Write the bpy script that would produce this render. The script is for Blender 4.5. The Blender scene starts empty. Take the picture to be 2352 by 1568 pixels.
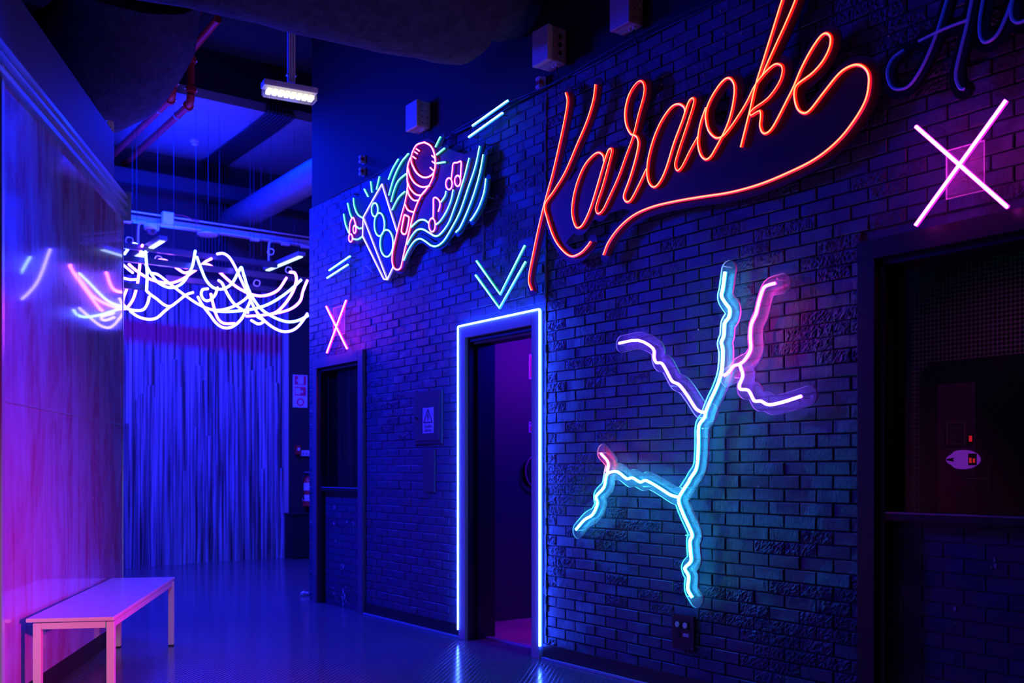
import bpy, bmesh, math, random
import numpy as np
from mathutils import Vector, Matrix

# ------------------------------------------------------------------ camera, world, lights, exposure
SC = bpy.context.scene
COL = SC.collection
CAM = Vector((8.317, -3.788, 1.17))
FWD = Vector((-0.8097, 0.5868, 0.0))
RGT = Vector((0.5868, 0.8097, 0.0))
FPX, CX, HY = 2287.0, 1176.0, 1079.0
cam_d = bpy.data.cameras.new('camera')
cam = bpy.data.objects.new('camera', cam_d)
COL.objects.link(cam)
cam.location = CAM
cam.rotation_euler = (math.pi / 2, 0, math.atan2(0.8097, 0.5868))
cam_d.sensor_width = 36.0
cam_d.lens = FPX / 2352 * 36.0
cam_d.shift_y = (HY - 784.0) / 2352.0
cam_d.clip_start = 0.05
cam_d.dof.use_dof = True
cam_d.dof.focus_distance = 5.6
cam_d.dof.aperture_fstop = 2.4
SC.camera = cam
SC.view_settings.view_transform = 'Standard'
SC.view_settings.look = 'None'
SC.view_settings.gamma = 1
SC.view_settings.exposure = 0.0
SC.view_settings.use_curve_mapping = False
SC.cycles.use_denoising = True
SC.cycles.max_bounces = 8
SC.cycles.transparent_max_bounces = 16
SC.cycles.sample_clamp_indirect = 12.0
SC.cycles.caustics_reflective = False
SC.cycles.caustics_refractive = False

world = bpy.data.worlds.new('world')
SC.world = world
world.use_nodes = True
world.node_tree.nodes['Background'].inputs[0].default_value = (0.0, 0.0, 0.01, 1)
world.node_tree.nodes['Background'].inputs[1].default_value = 0.2


def area(name, loc, target, size, power, col, size_y=None, spread=180):
    d = bpy.data.lights.new(name, 'AREA')
    d.energy = power
    d.color = col
    d.size = size
    if size_y:
        d.shape = 'RECTANGLE'
        d.size_y = size_y
    d.spread = math.radians(spread)
    o = bpy.data.objects.new(name, d)
    COL.objects.link(o)
    o.location = loc
    o.rotation_euler = (Vector(target) - Vector(loc)).to_track_quat('-Z', 'Y').to_euler()
    return o


BLUE = (0.0, 0.010, 1.0)
area('blue_flood_corridor', (-0.3, -2.2, 3.7), (0.9, -0.3, 0.8), 0.7, 330, BLUE)
area('blue_flood_hall', (-1.9, -0.3, 4.7), (-2.4, 0.2, 0), 1.4, 600, BLUE)
area('blue_flood_ceiling', (-3.2, -0.6, 4.0), (-3.4, 0.0, 6), 1.0, 100, BLUE, spread=130)
area('blue_flood_overhead', (3.9, -0.9, 4.7), (1.5, -2.3, 2.3), 0.6, 185, BLUE, spread=90)
area('pink_side_light', (6.8, -0.14, 1.12), (3.0, -2.95, 0.35), 0.18, 19, (1.0, 0.004, 0.40), spread=46)  # unseen pink source past the right edge; no doorway is built there
area('soft_camera_fill', (9.6, -6.2, 3.2), (2.4, -2.6, 2.4), 0.8, 1.4, (1.0, 0.62, 0.75), spread=120)  # added unseen fill from behind the camera
area('bench_front_fill', (8.7, -4.7, 1.4), (3.0, -2.8, 0.2), 0.4, 0.95, (0.5, 0.95, 0.9), spread=22)  # added narrow fill aimed at the bench front, no fixture behind it
area('violet_inner_fill', (3.3, 1.5, 2.45), (2.2, 0.9, 1.0), 0.5, 60, (0.012, 0.0, 1.0))  # added blue-violet fill for the passage, no fixture seen
area('pink_inner_fill', (3.4, 1.5, 2.5), (2.1, 0.9, 2.0), 0.3, 0.9, (0.9, 0.02, 0.9), spread=50)  # added pink fill for the passage wall and its signs
area('pink_inner_floor_fill', (2.9, 0.9, 2.6), (2.85, 0.8, 0), 0.2, 2.2, (0.8, 0.01, 0.7), spread=50)  # added pink fill from above that colours the inner floor


# ------------------------------------------------------------------ geometry helpers
def ray(px, py):
    return FWD + RGT * ((px - CX) / FPX) + Vector((0, 0, (HY - py) / FPX))


def on_wall(px, py, w=0.0):          # point on the plane w metres in front of the brick wall
    r = ray(px, py)
    return CAM + r * ((-w - CAM.y) / r.y)


def at_t(px, py, t):                 # point on the plane x = t
    r = ray(px, py)
    return CAM + r * ((t - CAM.x) / r.x)


def at_depth(px, py, Y):
    return CAM + ray(px, py) * Y


def cw(X, Y, z=0.0):                 # camera-relative right / forward metres to a world point
    return Vector((CAM.x, CAM.y, z)) + RGT * X + FWD * Y


def catmull(pts, n=6):
    pts = [Vector(p) for p in pts]
    if len(pts) < 3:
        return pts
    P = [pts[0] * 2 - pts[1]] + pts + [pts[-1] * 2 - pts[-2]]
    out = []
    for i in range(1, len(P) - 2):
        p0, p1, p2, p3 = P[i - 1], P[i], P[i + 1], P[i + 2]
        for k in range(n):
            s = k / n
            out.append(0.5 * ((2 * p1) + (p2 - p0) * s + (2 * p0 - 5 * p1 + 4 * p2 - p3) * s * s
                              + (3 * p1 - p0 - 3 * p2 + p3) * s ** 3))
    out.append(pts[-1])
    return out


class MB:
    def __init__(self):
        self.v, self.f, self.m = [], [], []

    def add(self, vs, fs, mi=0):
        b = len(self.v)
        self.v += [tuple(x) for x in vs]
        self.f += [tuple(i + b for i in q) for q in fs]
        self.m += [mi] * len(fs)
        return self

    def box(self, lo, hi, bev=0.0, mi=0):
        x0, y0, z0 = lo
        x1, y1, z1 = hi
        if bev <= 0:
            vs = [(x0, y0, z0), (x1, y0, z0), (x1, y1, z0), (x0, y1, z0), (x0, y0, z1), (x1, y0, z1), (x1, y1, z1), (x0, y1, z1)]
            return self.add(vs, [(0, 3, 2, 1), (4, 5, 6, 7), (0, 1, 5, 4), (1, 2, 6, 5), (2, 3, 7, 6), (3, 0, 4, 7)], mi)
        bm = bmesh.new()
        bmesh.ops.create_cube(bm, size=1)
        for v in bm.verts:
            v.co = Vector(((x0 + x1) / 2 + v.co.x * (x1 - x0), (y0 + y1) / 2 + v.co.y * (y1 - y0), (z0 + z1) / 2 + v.co.z * (z1 - z0)))
        bmesh.ops.bevel(bm, geom=bm.edges[:], offset=bev, segments=2, affect='EDGES')
        return self.bm(bm, mi)

    def bm(self, bm, mi=0, mat=None):
        bm.verts.index_update()
        vs = [(mat @ v.co if mat else v.co.copy()) for v in bm.verts]
        fs = [tuple(v.index for v in f.verts) for f in bm.faces]
        bm.free()
        return self.add(vs, fs, mi)

    def obox(self, center, ax, ay, az, bev=0.0, mi=0):   # oriented box, half-axis vectors
        c, ax, ay, az = Vector(center), Vector(ax), Vector(ay), Vector(az)
        bm = bmesh.new()
        bmesh.ops.create_cube(bm, size=2)
        L = (ax.length, ay.length, az.length)
        for v in bm.verts:
            v.co = Vector((v.co.x * L[0], v.co.y * L[1], v.co.z * L[2]))
        if bev > 0:
            bmesh.ops.bevel(bm, geom=bm.edges[:], offset=bev, segments=2, affect='EDGES')
        M = Matrix((ax.normalized(), ay.normalized(), az.normalized())).transposed().to_4x4()
        M.translation = c
        return self.bm(bm, mi, M)

    def tube(self, pts, r, seg=8, caps=True, mi=0, closed=False):
        pts = [Vector(p) for p in pts]
        n = len(pts)
        rr = r if isinstance(r, (list, tuple)) else [r] * n
        vs, fs = [], []
        prev = None
        for i, p in enumerate(pts):
            a = pts[(i - 1) % n] if closed else pts[max(i - 1, 0)]
            b = pts[(i + 1) % n] if closed else pts[min(i + 1, n - 1)]
            d = (b - a)
            d = d.normalized() if d.length > 1e-9 else Vector((0, 0, 1))
            if prev is None:
                u = d.orthogonal().normalized()
            else:
                u = prev - d * prev.dot(d)
                u = u.normalized() if u.length > 1e-6 else d.orthogonal().normalized()
            prev = u
            w = d.cross(u)
            for k in range(seg):
                an = 2 * math.pi * k / seg
                vs.append(p + u * (math.cos(an) * rr[i]) + w * (math.sin(an) * rr[i]))
        for i in range(n if closed else n - 1):
            j = (i + 1) % n
            for k in range(seg):
                k2 = (k + 1) % seg
                fs.append((i * seg + k, i * seg + k2, j * seg + k2, j * seg + k))
        if caps and not closed:
            fs.append(tuple(range(seg - 1, -1, -1)))
            fs.append(tuple((n - 1) * seg + k for k in range(seg)))
        return self.add(vs, fs, mi)

    def lathe(self, prof, base, axis=(0, 0, 1), seg=24, mi=0):   # prof: (r, h)
        az = Vector(axis).normalized()
        u = az.orthogonal().normalized()
        w = az.cross(u)
        base = Vector(base)
        vs, fs = [], []
        for r, h in prof:
            for k in range(seg):
                an = 2 * math.pi * k / seg
                vs.append(base + az * h + (u * math.cos(an) + w * math.sin(an)) * max(r, 1e-4))
        for i in range(len(prof) - 1):
            for k in range(seg):
                k2 = (k + 1) % seg
                fs.append((i * seg + k, i * seg + k2, (i + 1) * seg + k2, (i + 1) * seg + k))
        fs.append(tuple(range(seg - 1, -1, -1)))
        fs.append(tuple((len(prof) - 1) * seg + k for k in range(seg)))
        return self.add(vs, fs, mi)

    def prism(self, poly, ex, mi=0):            # polygon (3D points, planar) extruded by ex
        poly = [Vector(p) for p in poly]
        ex = Vector(ex)
        n = len(poly)
        vs = poly + [p + ex for p in poly]
        fs = [tuple(range(n)), tuple(range(2 * n - 1, n - 1, -1))]
        fs += [(i, n + i, n + (i + 1) % n, (i + 1) % n) for i in range(n)]
        return self.add(vs, fs, mi)

    def build(self, name, mats, parent=None, smooth=False):
        me = bpy.data.meshes.new(name)
        off = Vector((0, 0, 0))
        q = parent
        while q is not None:
            off += q.location
            q = q.parent
        me.from_pydata([(x - off.x, y - off.y, z - off.z) for x, y, z in self.v], [], self.f)
        mats = mats if isinstance(mats, (list, tuple)) else [mats]
        for m in mats:
            me.materials.append(m)
        if len(mats) > 1:
            me.polygons.foreach_set('material_index', self.m)
        bm = bmesh.new()
        bm.from_mesh(me)
        bmesh.ops.recalc_face_normals(bm, faces=bm.faces)
        bm.to_mesh(me)
        bm.free()
        if smooth:
            me.polygons.foreach_set('use_smooth', [True] * len(me.polygons))
            try:
                me.set_sharp_from_angle(angle=math.radians(40))
            except Exception:
                pass
        me.update()
        o = bpy.data.objects.new(name, me)
        COL.objects.link(o)
        if parent:
            o.parent = parent
        return o


def thing(name, label, cat, loc, group=None):
    o = bpy.data.objects.new(name, None)
    COL.objects.link(o)
    o.location = loc
    o.empty_display_size = 0.05
    o['label'] = label
    o['category'] = cat
    if group:
        o['group'] = group
    return o


def tag(o, label, cat, group=None, kind=None):
    o['label'] = label
    o['category'] = cat
    if group:
        o['group'] = group
    if kind:
        o['kind'] = kind
    return o


def struct(o):
    o['kind'] = 'structure'
    return o


def dup(root, loc, label=None, name=None):
    r = root.copy()
    COL.objects.link(r)
    r.location = loc
    if label:
        r['label'] = label
    for ch in list(root.children):
        c = ch.copy()
        COL.objects.link(c)
        c.parent = r
        for g in list(ch.children):
            d = g.copy()
            COL.objects.link(d)
            d.parent = c
    return r


# ------------------------------------------------------------------ materials
def mat(name):
    m = bpy.data.materials.new(name)
    m.use_nodes = True
    nt = m.node_tree
    return m, nt, nt.nodes['Principled BSDF']


def plain(name, col, rough=0.5, metal=0.0, spec=0.5, noise=0.0, nscale=20, bump=0.0, bscale=60):
    m, nt, b = mat(name)
    b.inputs['Roughness'].default_value = rough
    b.inputs['Metallic'].default_value = metal
    b.inputs['Specular IOR Level'].default_value = spec
    tc = nt.nodes.new('ShaderNodeTexCoord')
    n = nt.nodes.new('ShaderNodeTexNoise')
    n.inputs['Scale'].default_value = nscale
    n.inputs['Detail'].default_value = 4
    nt.links.new(tc.outputs['Object'], n.inputs['Vector'])
    r = nt.nodes.new('ShaderNodeMapRange')
    r.inputs[3].default_value = 1 - noise
    r.inputs[4].default_value = 1 + noise
    nt.links.new(n.outputs[0], r.inputs[0])
    mx = nt.nodes.new('ShaderNodeMix')
    mx.data_type = 'RGBA'
    mx.blend_type = 'MULTIPLY'
    mx.inputs[0].default_value = 1
    mx.inputs[6].default_value = (*col, 1)
    nt.links.new(r.outputs[0], mx.inputs[7])
    nt.links.new(mx.outputs[2], b.inputs['Base Color'])
    if bump > 0:
        n2 = nt.nodes.new('ShaderNodeTexNoise')
        n2.inputs['Scale'].default_value = bscale
        n2.inputs['Detail'].default_value = 6
        nt.links.new(tc.outputs['Object'], n2.inputs['Vector'])
        bp = nt.nodes.new('ShaderNodeBump')
        bp.inputs['Strength'].default_value = bump
        bp.inputs['Distance'].default_value = 0.01
        nt.links.new(n2.outputs[0], bp.inputs['Height'])
        nt.links.new(bp.outputs[0], b.inputs['Normal'])
    return m


def glow(name, col, strength, base=(0.3, 0.3, 0.3)):
    m, nt, b = mat(name)
    b.inputs['Base Color'].default_value = (*base, 1)
    b.inputs['Roughness'].default_value = 0.4
    b.inputs['Emission Color'].default_value = (*col, 1)
    b.inputs['Emission Strength'].default_value = strength
    return m


def clear(name, tint=(0.9, 0.95, 1.0), keep=0.86, rough=0.08, diffuse=0.5, dcol=(0.8, 0.8, 0.85)):
    m, nt, b = mat(name)
    nt.nodes.remove(b)
    out = nt.nodes['Material Output']
    tr = nt.nodes.new('ShaderNodeBsdfTransparent')
    tr.inputs[0].default_value = (*tint, 1)
    gl = nt.nodes.new('ShaderNodeBsdfGlossy')
    gl.inputs['Roughness'].default_value = rough
    df = nt.nodes.new('ShaderNodeBsdfDiffuse')
    df.inputs[0].default_value = (*dcol, 1)
    a = nt.nodes.new('ShaderNodeMixShader')
    a.inputs[0].default_value = diffuse
    nt.links.new(gl.outputs[0], a.inputs[1])
    nt.links.new(df.outputs[0], a.inputs[2])
    c = nt.nodes.new('ShaderNodeMixShader')
    c.inputs[0].default_value = 1 - keep
    nt.links.new(tr.outputs[0], c.inputs[1])
    nt.links.new(a.outputs[0], c.inputs[2])
    nt.links.new(c.outputs[0], out.inputs[0])
    return m


def brick_mat():
    m, nt, b = mat('painted_brick')
    b.inputs['Base Color'].default_value = (0.070, 0.085, 0.14, 1)
    b.inputs['Roughness'].default_value = 0.5
    tc = nt.nodes.new('ShaderNodeTexCoord')
    n1 = nt.nodes.new('ShaderNodeTexNoise')
    n1.inputs['Scale'].default_value = 3.5
    n1.inputs['Detail'].default_value = 2
    n2 = nt.nodes.new('ShaderNodeTexNoise')
    n2.inputs['Scale'].default_value = 60
    n2.inputs['Detail'].default_value = 7
    n2.inputs['Roughness'].default_value = 0.65
    mp = nt.nodes.new('ShaderNodeMapping')
    mp.inputs['Scale'].default_value = (1, 1, 0.55)
    nt.links.new(tc.outputs['Object'], n1.inputs['Vector'])
    nt.links.new(tc.outputs['Object'], mp.inputs['Vector'])
    nt.links.new(mp.outputs[0], n2.inputs['Vector'])
    # patches of rough split-face brick between smoother ones
    r = nt.nodes.new('ShaderNodeMapRange')
    r.inputs[1].default_value = 0.47
    r.inputs[2].default_value = 0.62
    r.inputs[3].default_value = 0.15
    r.inputs[4].default_value = 0.9
    nt.links.new(n1.outputs[0], r.inputs[0])
    mu = nt.nodes.new('ShaderNodeMath')
    mu.operation = 'MULTIPLY'
    nt.links.new(n2.outputs[0], mu.inputs[0])
    nt.links.new(r.outputs[0], mu.inputs[1])
    bp = nt.nodes.new('ShaderNodeBump')
    bp.inputs['Strength'].default_value = 1.0
    bp.inputs['Distance'].default_value = 0.022
    nt.links.new(mu.outputs[0], bp.inputs['Height'])
    nt.links.new(bp.outputs[0], b.inputs['Normal'])
    return m


def floor_mat():
    m, nt, b = mat('studded_floor')
    b.inputs['Base Color'].default_value = (0.10, 0.10, 0.115, 1)
    b.inputs['Roughness'].default_value = 0.26
    tc = nt.nodes.new('ShaderNodeTexCoord')
    mp = nt.nodes.new('ShaderNodeMapping')
    mp.inputs['Scale'].default_value = (38, 38, 38)
    mp.inputs['Rotation'].default_value = (0, 0, math.radians(45))
    nt.links.new(tc.outputs['Object'], mp.inputs['Vector'])
    sep = nt.nodes.new('ShaderNodeSeparateXYZ')
    nt.links.new(mp.outputs[0], sep.inputs[0])
    outs = []
    for ax in (0, 1):
        s = nt.nodes.new('ShaderNodeMath')
        s.operation = 'MULTIPLY'
        s.inputs[1].default_value = 2 * math.pi
        nt.links.new(sep.outputs[ax], s.inputs[0])
        q = nt.nodes.new('ShaderNodeMath')
        q.operation = 'SINE'
        nt.links.new(s.outputs[0], q.inputs[0])
        outs.append(q)
    mu = nt.nodes.new('ShaderNodeMath')
    mu.operation = 'ADD'
    nt.links.new(outs[0].outputs[0], mu.inputs[0])
    nt.links.new(outs[1].outputs[0], mu.inputs[1])
    r = nt.nodes.new('ShaderNodeMapRange')
    r.inputs[1].default_value = 0.5
    r.inputs[2].default_value = 1.8
    nt.links.new(mu.outputs[0], r.inputs[0])
    bp = nt.nodes.new('ShaderNodeBump')
    bp.inputs['Strength'].default_value = 0.5
    bp.inputs['Distance'].default_value = 0.003
    nt.links.new(r.outputs[0], bp.inputs['Height'])
    nt.links.new(bp.outputs[0], b.inputs['Normal'])
    n = nt.nodes.new('ShaderNodeTexNoise')
    n.inputs['Scale'].default_value = 2.2
    n.inputs['Detail'].default_value = 5
    nt.links.new(tc.outputs['Object'], n.inputs['Vector'])
    rr = nt.nodes.new('ShaderNodeMapRange')
    rr.inputs[3].default_value = 0.15
    rr.inputs[4].default_value = 0.17
    nt.links.new(n.outputs[0], rr.inputs[0])
    nt.links.new(rr.outputs[0], b.inputs['Roughness'])
    return m


def laminate_mat():
    m, nt, b = mat('streaked_laminate')
    tc = nt.nodes.new('ShaderNodeTexCoord')
    mp = nt.nodes.new('ShaderNodeMapping')
    mp.inputs['Scale'].default_value = (5, 5, 0.35)
    nt.links.new(tc.outputs['Object'], mp.inputs['Vector'])
    n = nt.nodes.new('ShaderNodeTexNoise')
    n.inputs['Scale'].default_value = 1.6
    n.inputs['Detail'].default_value = 9
    n.inputs['Roughness'].default_value = 0.6
    n.inputs['Distortion'].default_value = 1.2
    nt.links.new(mp.outputs[0], n.inputs['Vector'])
    mp2 = nt.nodes.new('ShaderNodeMapping')
    mp2.inputs['Scale'].default_value = (2.2, 2.2, 0.9)
    nt.links.new(tc.outputs['Object'], mp2.inputs['Vector'])
    n2 = nt.nodes.new('ShaderNodeTexNoise')
    n2.inputs['Scale'].default_value = 1.3
    n2.inputs['Detail'].default_value = 7
    n2.inputs['Roughness'].default_value = 0.6
    n2.inputs['Distortion'].default_value = 1.6
    nt.links.new(mp2.outputs[0], n2.inputs['Vector'])
    mm = nt.nodes.new('ShaderNodeMix')
    mm.inputs[0].default_value = 0.55
    nt.links.new(n.outputs[0], mm.inputs[2])
    nt.links.new(n2.outputs[0], mm.inputs[3])
    cr = nt.nodes.new('ShaderNodeValToRGB')
    e = cr.color_ramp.elements
    e[0].position = 0.40
    e[0].color = (0.36, 0.15, 0.32, 1)
    e[1].position = 0.60
    e[1].color = (0.40, 0.48, 0.80, 1)
    nt.links.new(mm.outputs[0], cr.inputs[0])
    nt.links.new(cr.outputs[0], b.inputs['Base Color'])
    b.inputs['Roughness'].default_value = 0.12
    b.inputs['Coat Weight'].default_value = 1.0
    b.inputs['Coat Roughness'].default_value = 0.035
    b.inputs['Coat IOR'].default_value = 1.75
    bp = nt.nodes.new('ShaderNodeBump')
    bp.inputs['Strength'].default_value = 0.02
    bp.inputs['Distance'].default_value = 0.002
    nt.links.new(n.outputs[0], bp.inputs['Height'])
    nt.links.new(bp.outputs[0], b.inputs['Normal'])
    return m


def pole_mat():
    m, nt, b = mat('weathered_poles')
    tc = nt.nodes.new('ShaderNodeTexCoord')
    mp = nt.nodes.new('ShaderNodeMapping')
    mp.inputs['Scale'].default_value = (20, 20, 0.4)
    nt.links.new(tc.outputs['Object'], mp.inputs['Vector'])
    n = nt.nodes.new('ShaderNodeTexNoise')
    n.inputs['Scale'].default_value = 1.5
    n.inputs['Detail'].default_value = 6
    nt.links.new(mp.outputs[0], n.inputs['Vector'])
    cr = nt.nodes.new('ShaderNodeValToRGB')
    e = cr.color_ramp.elements
    e[0].position = 0.36
    e[0].color = (0.05, 0.045, 0.05, 1)
    e[1].position = 0.66
    e[1].color = (0.40, 0.42, 0.55, 1)
    nt.links.new(n.outputs[0], cr.inputs[0])
    # red glow across the poles, put into their colour as a band
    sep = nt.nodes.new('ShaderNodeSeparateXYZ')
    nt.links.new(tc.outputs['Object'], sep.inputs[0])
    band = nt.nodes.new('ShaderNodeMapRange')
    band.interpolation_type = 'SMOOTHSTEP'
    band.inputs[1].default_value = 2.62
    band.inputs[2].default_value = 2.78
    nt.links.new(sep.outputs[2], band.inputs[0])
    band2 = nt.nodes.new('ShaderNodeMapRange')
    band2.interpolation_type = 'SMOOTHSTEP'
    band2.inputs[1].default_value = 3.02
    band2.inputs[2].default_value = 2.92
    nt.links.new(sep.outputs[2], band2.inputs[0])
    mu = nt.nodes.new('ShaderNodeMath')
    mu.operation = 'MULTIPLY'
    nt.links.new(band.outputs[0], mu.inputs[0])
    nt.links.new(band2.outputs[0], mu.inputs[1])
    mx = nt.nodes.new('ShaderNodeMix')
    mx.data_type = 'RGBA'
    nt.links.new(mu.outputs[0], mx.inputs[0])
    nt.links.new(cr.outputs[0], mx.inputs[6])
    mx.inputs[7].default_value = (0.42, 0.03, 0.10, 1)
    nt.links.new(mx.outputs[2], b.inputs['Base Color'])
    b.inputs['Roughness'].default_value = 0.45
    return m


BRICK = brick_mat()
FLOOR = floor_mat()
LAMINATE = laminate_mat()
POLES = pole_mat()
UPPER = plain('dark_smooth_plaster', (0.009, 0.009, 0.011), 0.75, noise=0.2, nscale=2)
BLACK = plain('black_paint', (0.012, 0.012, 0.014), 0.55)
CEIL_DARK = plain('shaded_ceiling', (0.003, 0.003, 0.004), 0.95, noise=0.3, nscale=3)  # near-black base holds the shade of the unlit upper ceiling
CEIL_FAR = plain('ceiling_slab', (0.24, 0.24, 0.25), 0.85, noise=0.3, nscale=1.2, bump=0.1, bscale=8)
WALL_FAR = plain('navy_hall_wall', (0.05, 0.05, 0.06), 0.8, noise=0.15, nscale=1.5)
FIBRE = plain('fibrous_lagging', (0.06, 0.062, 0.10), 1.0, spec=0.05, noise=0.6, nscale=14, bump=1.0, bscale=40)
FRAME = plain('dark_frame_paint', (0.48, 0.46, 0.50), 0.35, noise=0.08, nscale=6)
FRAME_MID = plain('grey_frame_paint', (0.15, 0.14, 0.17), 0.4)
FRAME_DK = plain('black_frame_paint', (0.022, 0.022, 0.026), 0.45)
WHITE = plain('white_plastic', (0.72, 0.70, 0.70), 0.45, noise=0.05)
BENCH = plain('white_laminate', (0.70, 0.68, 0.68), 0.22, noise=0.06, nscale=5)
ALU = plain('aluminium', (0.45, 0.68, 0.82), 0.22, metal=0.5)
STEEL = plain('galvanised_steel', (0.14, 0.145, 0.16), 0.5, metal=0.3, noise=0.2, nscale=6)
RED = plain('red_paint', (0.55, 0.03, 0.03), 0.4)
SIGNRED = plain('sign_red', (0.85, 0.03, 0.15), 0.5)
GREYC = plain('dark_cable', (0.02, 0.02, 0.022), 0.5)
WIRE = plain('hanging_wire', (0.04, 0.04, 0.045), 0.5)
NAVYBOX = plain('painted_metal_cover', (0.10, 0.10, 0.115), 0.4)
INNERWALL = plain('inner_dark_wall', (0.05, 0.05, 0.06), 0.6)
WOODFLOOR = plain('inner_wood_floor', (0.36, 0.24, 0.22), 0.45, noise=0.5, nscale=4)
GLASS = clear('window_glass', (0.8, 0.85, 0.9), 0.93, 0.03, 0.05)
ACRYL = clear('clear_acrylic', (0.96, 0.98, 1.0), 0.90, 0.15, 0.85, (0.9, 0.9, 0.95))
RIM = plain('frosted_rim', (0.9, 0.9, 0.92), 0.35)
BOARD = plain('smoked_acrylic_board', (0.04, 0.036, 0.04), 0.5, spec=0.25)
BOARD2 = plain('dark_sign_board', (0.05, 0.05, 0.055), 0.5, spec=0.25)
CHIP = plain('bare_chipped_plaster', (0.65, 0.6, 0.6), 0.8, noise=0.2)


# ------------------------------------------------------------------ setting: floor, walls, ceiling
WT = 3.52          # height of the brick facing
OPEN = [(0.105, 1.062, 2.150), (2.505, 3.425, 2.160), (5.690, 6.64, 2.160)]   # t0, t1, top of the three openings

struct(MB().box((-6, -9, -0.12), (13, 4, 0.0)).build('floor', FLOOR))

rnd = random.Random(7)
wall = MB()
# core wall behind the brick facing, split around the openings
xs = [-0.02] + [v for o in OPEN for v in (o[0], o[1])] + [12.0]
for i in range(0, len(xs), 2):
    wall.box((xs[i], 0.0045, 0), (xs[i + 1], 0.2, WT - 0.002))
for a, b_, top in OPEN:
    wall.box((a, 0.0045, top), (b_, 0.2, WT - 0.002))
# facing of pillow-shaped bricks
LB, HB, J = 0.181, 0.0625, 0.0055


def brick(x0, x1, z0, z1, y0, j):
    cxm, czm = (x0 + x1) / 2, (z0 + z1) / 2
    clump = math.sin(cxm * 2.3 + 1.1 * math.sin(czm * 2.9)) + math.sin(czm * 3.7 + cxm * 1.3) + rnd.uniform(-1.3, 1.3)
    rough = clump > (0.75 if cxm > 3.47 else 2.2)
    bv = 0.004
    dy = rnd.uniform(-0.0025, 0.0025)
    t1, t2 = rnd.uniform(-.0015, .0015), rnd.uniform(-.0015, .0015)
    yf = y0 + dy
    yb = 0.014
    x0 += j / 2; x1 -= j / 2; z0 += j / 2; z1 -= j / 2
    if x1 - x0 < 0.012:
        return
    o = [(x0, z0), (x1, z0), (x1, z1), (x0, z1)]
    q = [(x0 + bv, z0 + bv), (x1 - bv, z0 + bv), (x1 - bv, z1 - bv), (x0 + bv, z1 - bv)]
    vs = [(x, yb, z) for x, z in o] + [(x, yf + 0.004, z) for x, z in o] + \
         [(q[0][0], yf + t1, q[0][1]), (q[1][0], yf - t1, q[1][1]), (q[2][0], yf - t2, q[2][1]), (q[3][0], yf + t2, q[3][1])]
    fs = [(0, 1, 5, 4), (1, 2, 6, 5), (2, 3, 7, 6), (3, 0, 4, 7), (4, 5, 9, 8), (5, 6, 10, 9), (6, 7, 11, 10), (7, 4, 8, 11), (8, 9, 10, 11)]
    if not rough:
        wall.add(vs, fs)
        return
    nx_, nz_ = max(3, int((x1 - x0) / 0.008)), 7
    vs, fs = vs[:8], fs[:4]
    g = len(vs)
    for iz in range(nz_ + 1):
        for ix in range(nx_ + 1):
            edge = ix in (0, nx_) or iz in (0, nz_)
            q_ = rnd.uniform(-0.0036, 0.0024) if not edge else rnd.uniform(0.0, 0.0035)
            vs.append((x0 + (x1 - x0) * (ix + (0 if edge else rnd.uniform(-.35, .35))) / nx_, yf + q_, z0 + (z1 - z0) * (iz + (0 if edge else rnd.uniform(-.35, .35))) / nz_))
    w_ = nx_ + 1
    for iz in range(nz_):
        for ix in range(nx_):
            a_ = g + iz * w_ + ix
            fs.append((a_, a_ + 1, a_ + 1 + w_, a_ + w_))
    # close the band between the joint edge and the broken face
    top_, bot_ = [g + nz_ * w_ + i for i in range(w_)], [g + i for i in range(w_)]
    lef_, rig_ = [g + i * w_ for i in range(nz_ + 1)], [g + i * w_ + nx_ for i in range(nz_ + 1)]
    fs += [(4, 5) + tuple(reversed(bot_)), (6, 7) + tuple(top_), (7, 4) + tuple(lef_), (5, 6) + tuple(reversed(rig_))]
    wall.add(vs, fs)


rows = int((WT - 0.02) / HB)
for r in range(rows):
    z0 = 0.02 + r * HB
    z1 = z0 + HB
    off = (r % 2) * LB / 2
    for (s0, s1, y0, jj) in ((-0.02, 3.47, 0.0, J), (3.47, 8.6, -0.008, J * 0.8)):
        n = int((s1 - s0) / LB) + 2
        for c in range(n):
            a = s0 + c * LB - off
            e = a + LB
            a, e = max(a, s0), min(e, s1)
            if e <= a:
                continue
            segs = [(a, e)]
            for (p, q, top) in OPEN:
                if z0 + 0.01 < top:
                    ns = []
                    for (u, v) in segs:
                        if v <= p or u >= q:
                            ns.append((u, v))
                        else:
                            if u < p:
                                ns.append((u, p))
                            if v > q:
                                ns.append((q, v))
                    segs = ns
            for (u, v) in segs:
                brick(u, v, z0, z1, y0, jj)
# end face of the block, bricks wrapped round the corner
for r in range(rows):
    z0 = 0.02 + r * HB
    c = -0.0
    for k in range(2):
        y0 = 0.0 + k * LB - (r % 2) * LB / 2
        y1 = min(y0 + LB, 0.2)
        y0 = max(y0, 0.002)
        if y1 - y0 > 0.02:
            wall.box((-0.034, y0 + J / 2, z0 + J / 2), (-0.018, y1 - J / 2, z0 + HB - J / 2))
struct(wall.build('wall_right', BRICK))

# smooth wall above the bricks
struct(MB().box((-0.01, 0.018, WT), (12, 0.2, 6.0)).build('wall_upper', UPPER))
# end of the block, side wall into the recess behind
struct(MB().box((-0.02, 0.2, 0), (0.10, 3.0, 6.0)).build('wall_side', UPPER))
# hall end wall behind the poles
struct(MB().box((-4.75, -8, 0), (-4.6, 4, 6.0)).build('wall_end', WALL_FAR))
struct(MB().box((-4.7, 3.0, 0), (0.1, 3.15, 6.0)).build('wall_recess', WALL_FAR))
struct(MB().box((-6, -9.1, 0), (13, -8.98, 6.0)).build('wall_far', UPPER))
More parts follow.
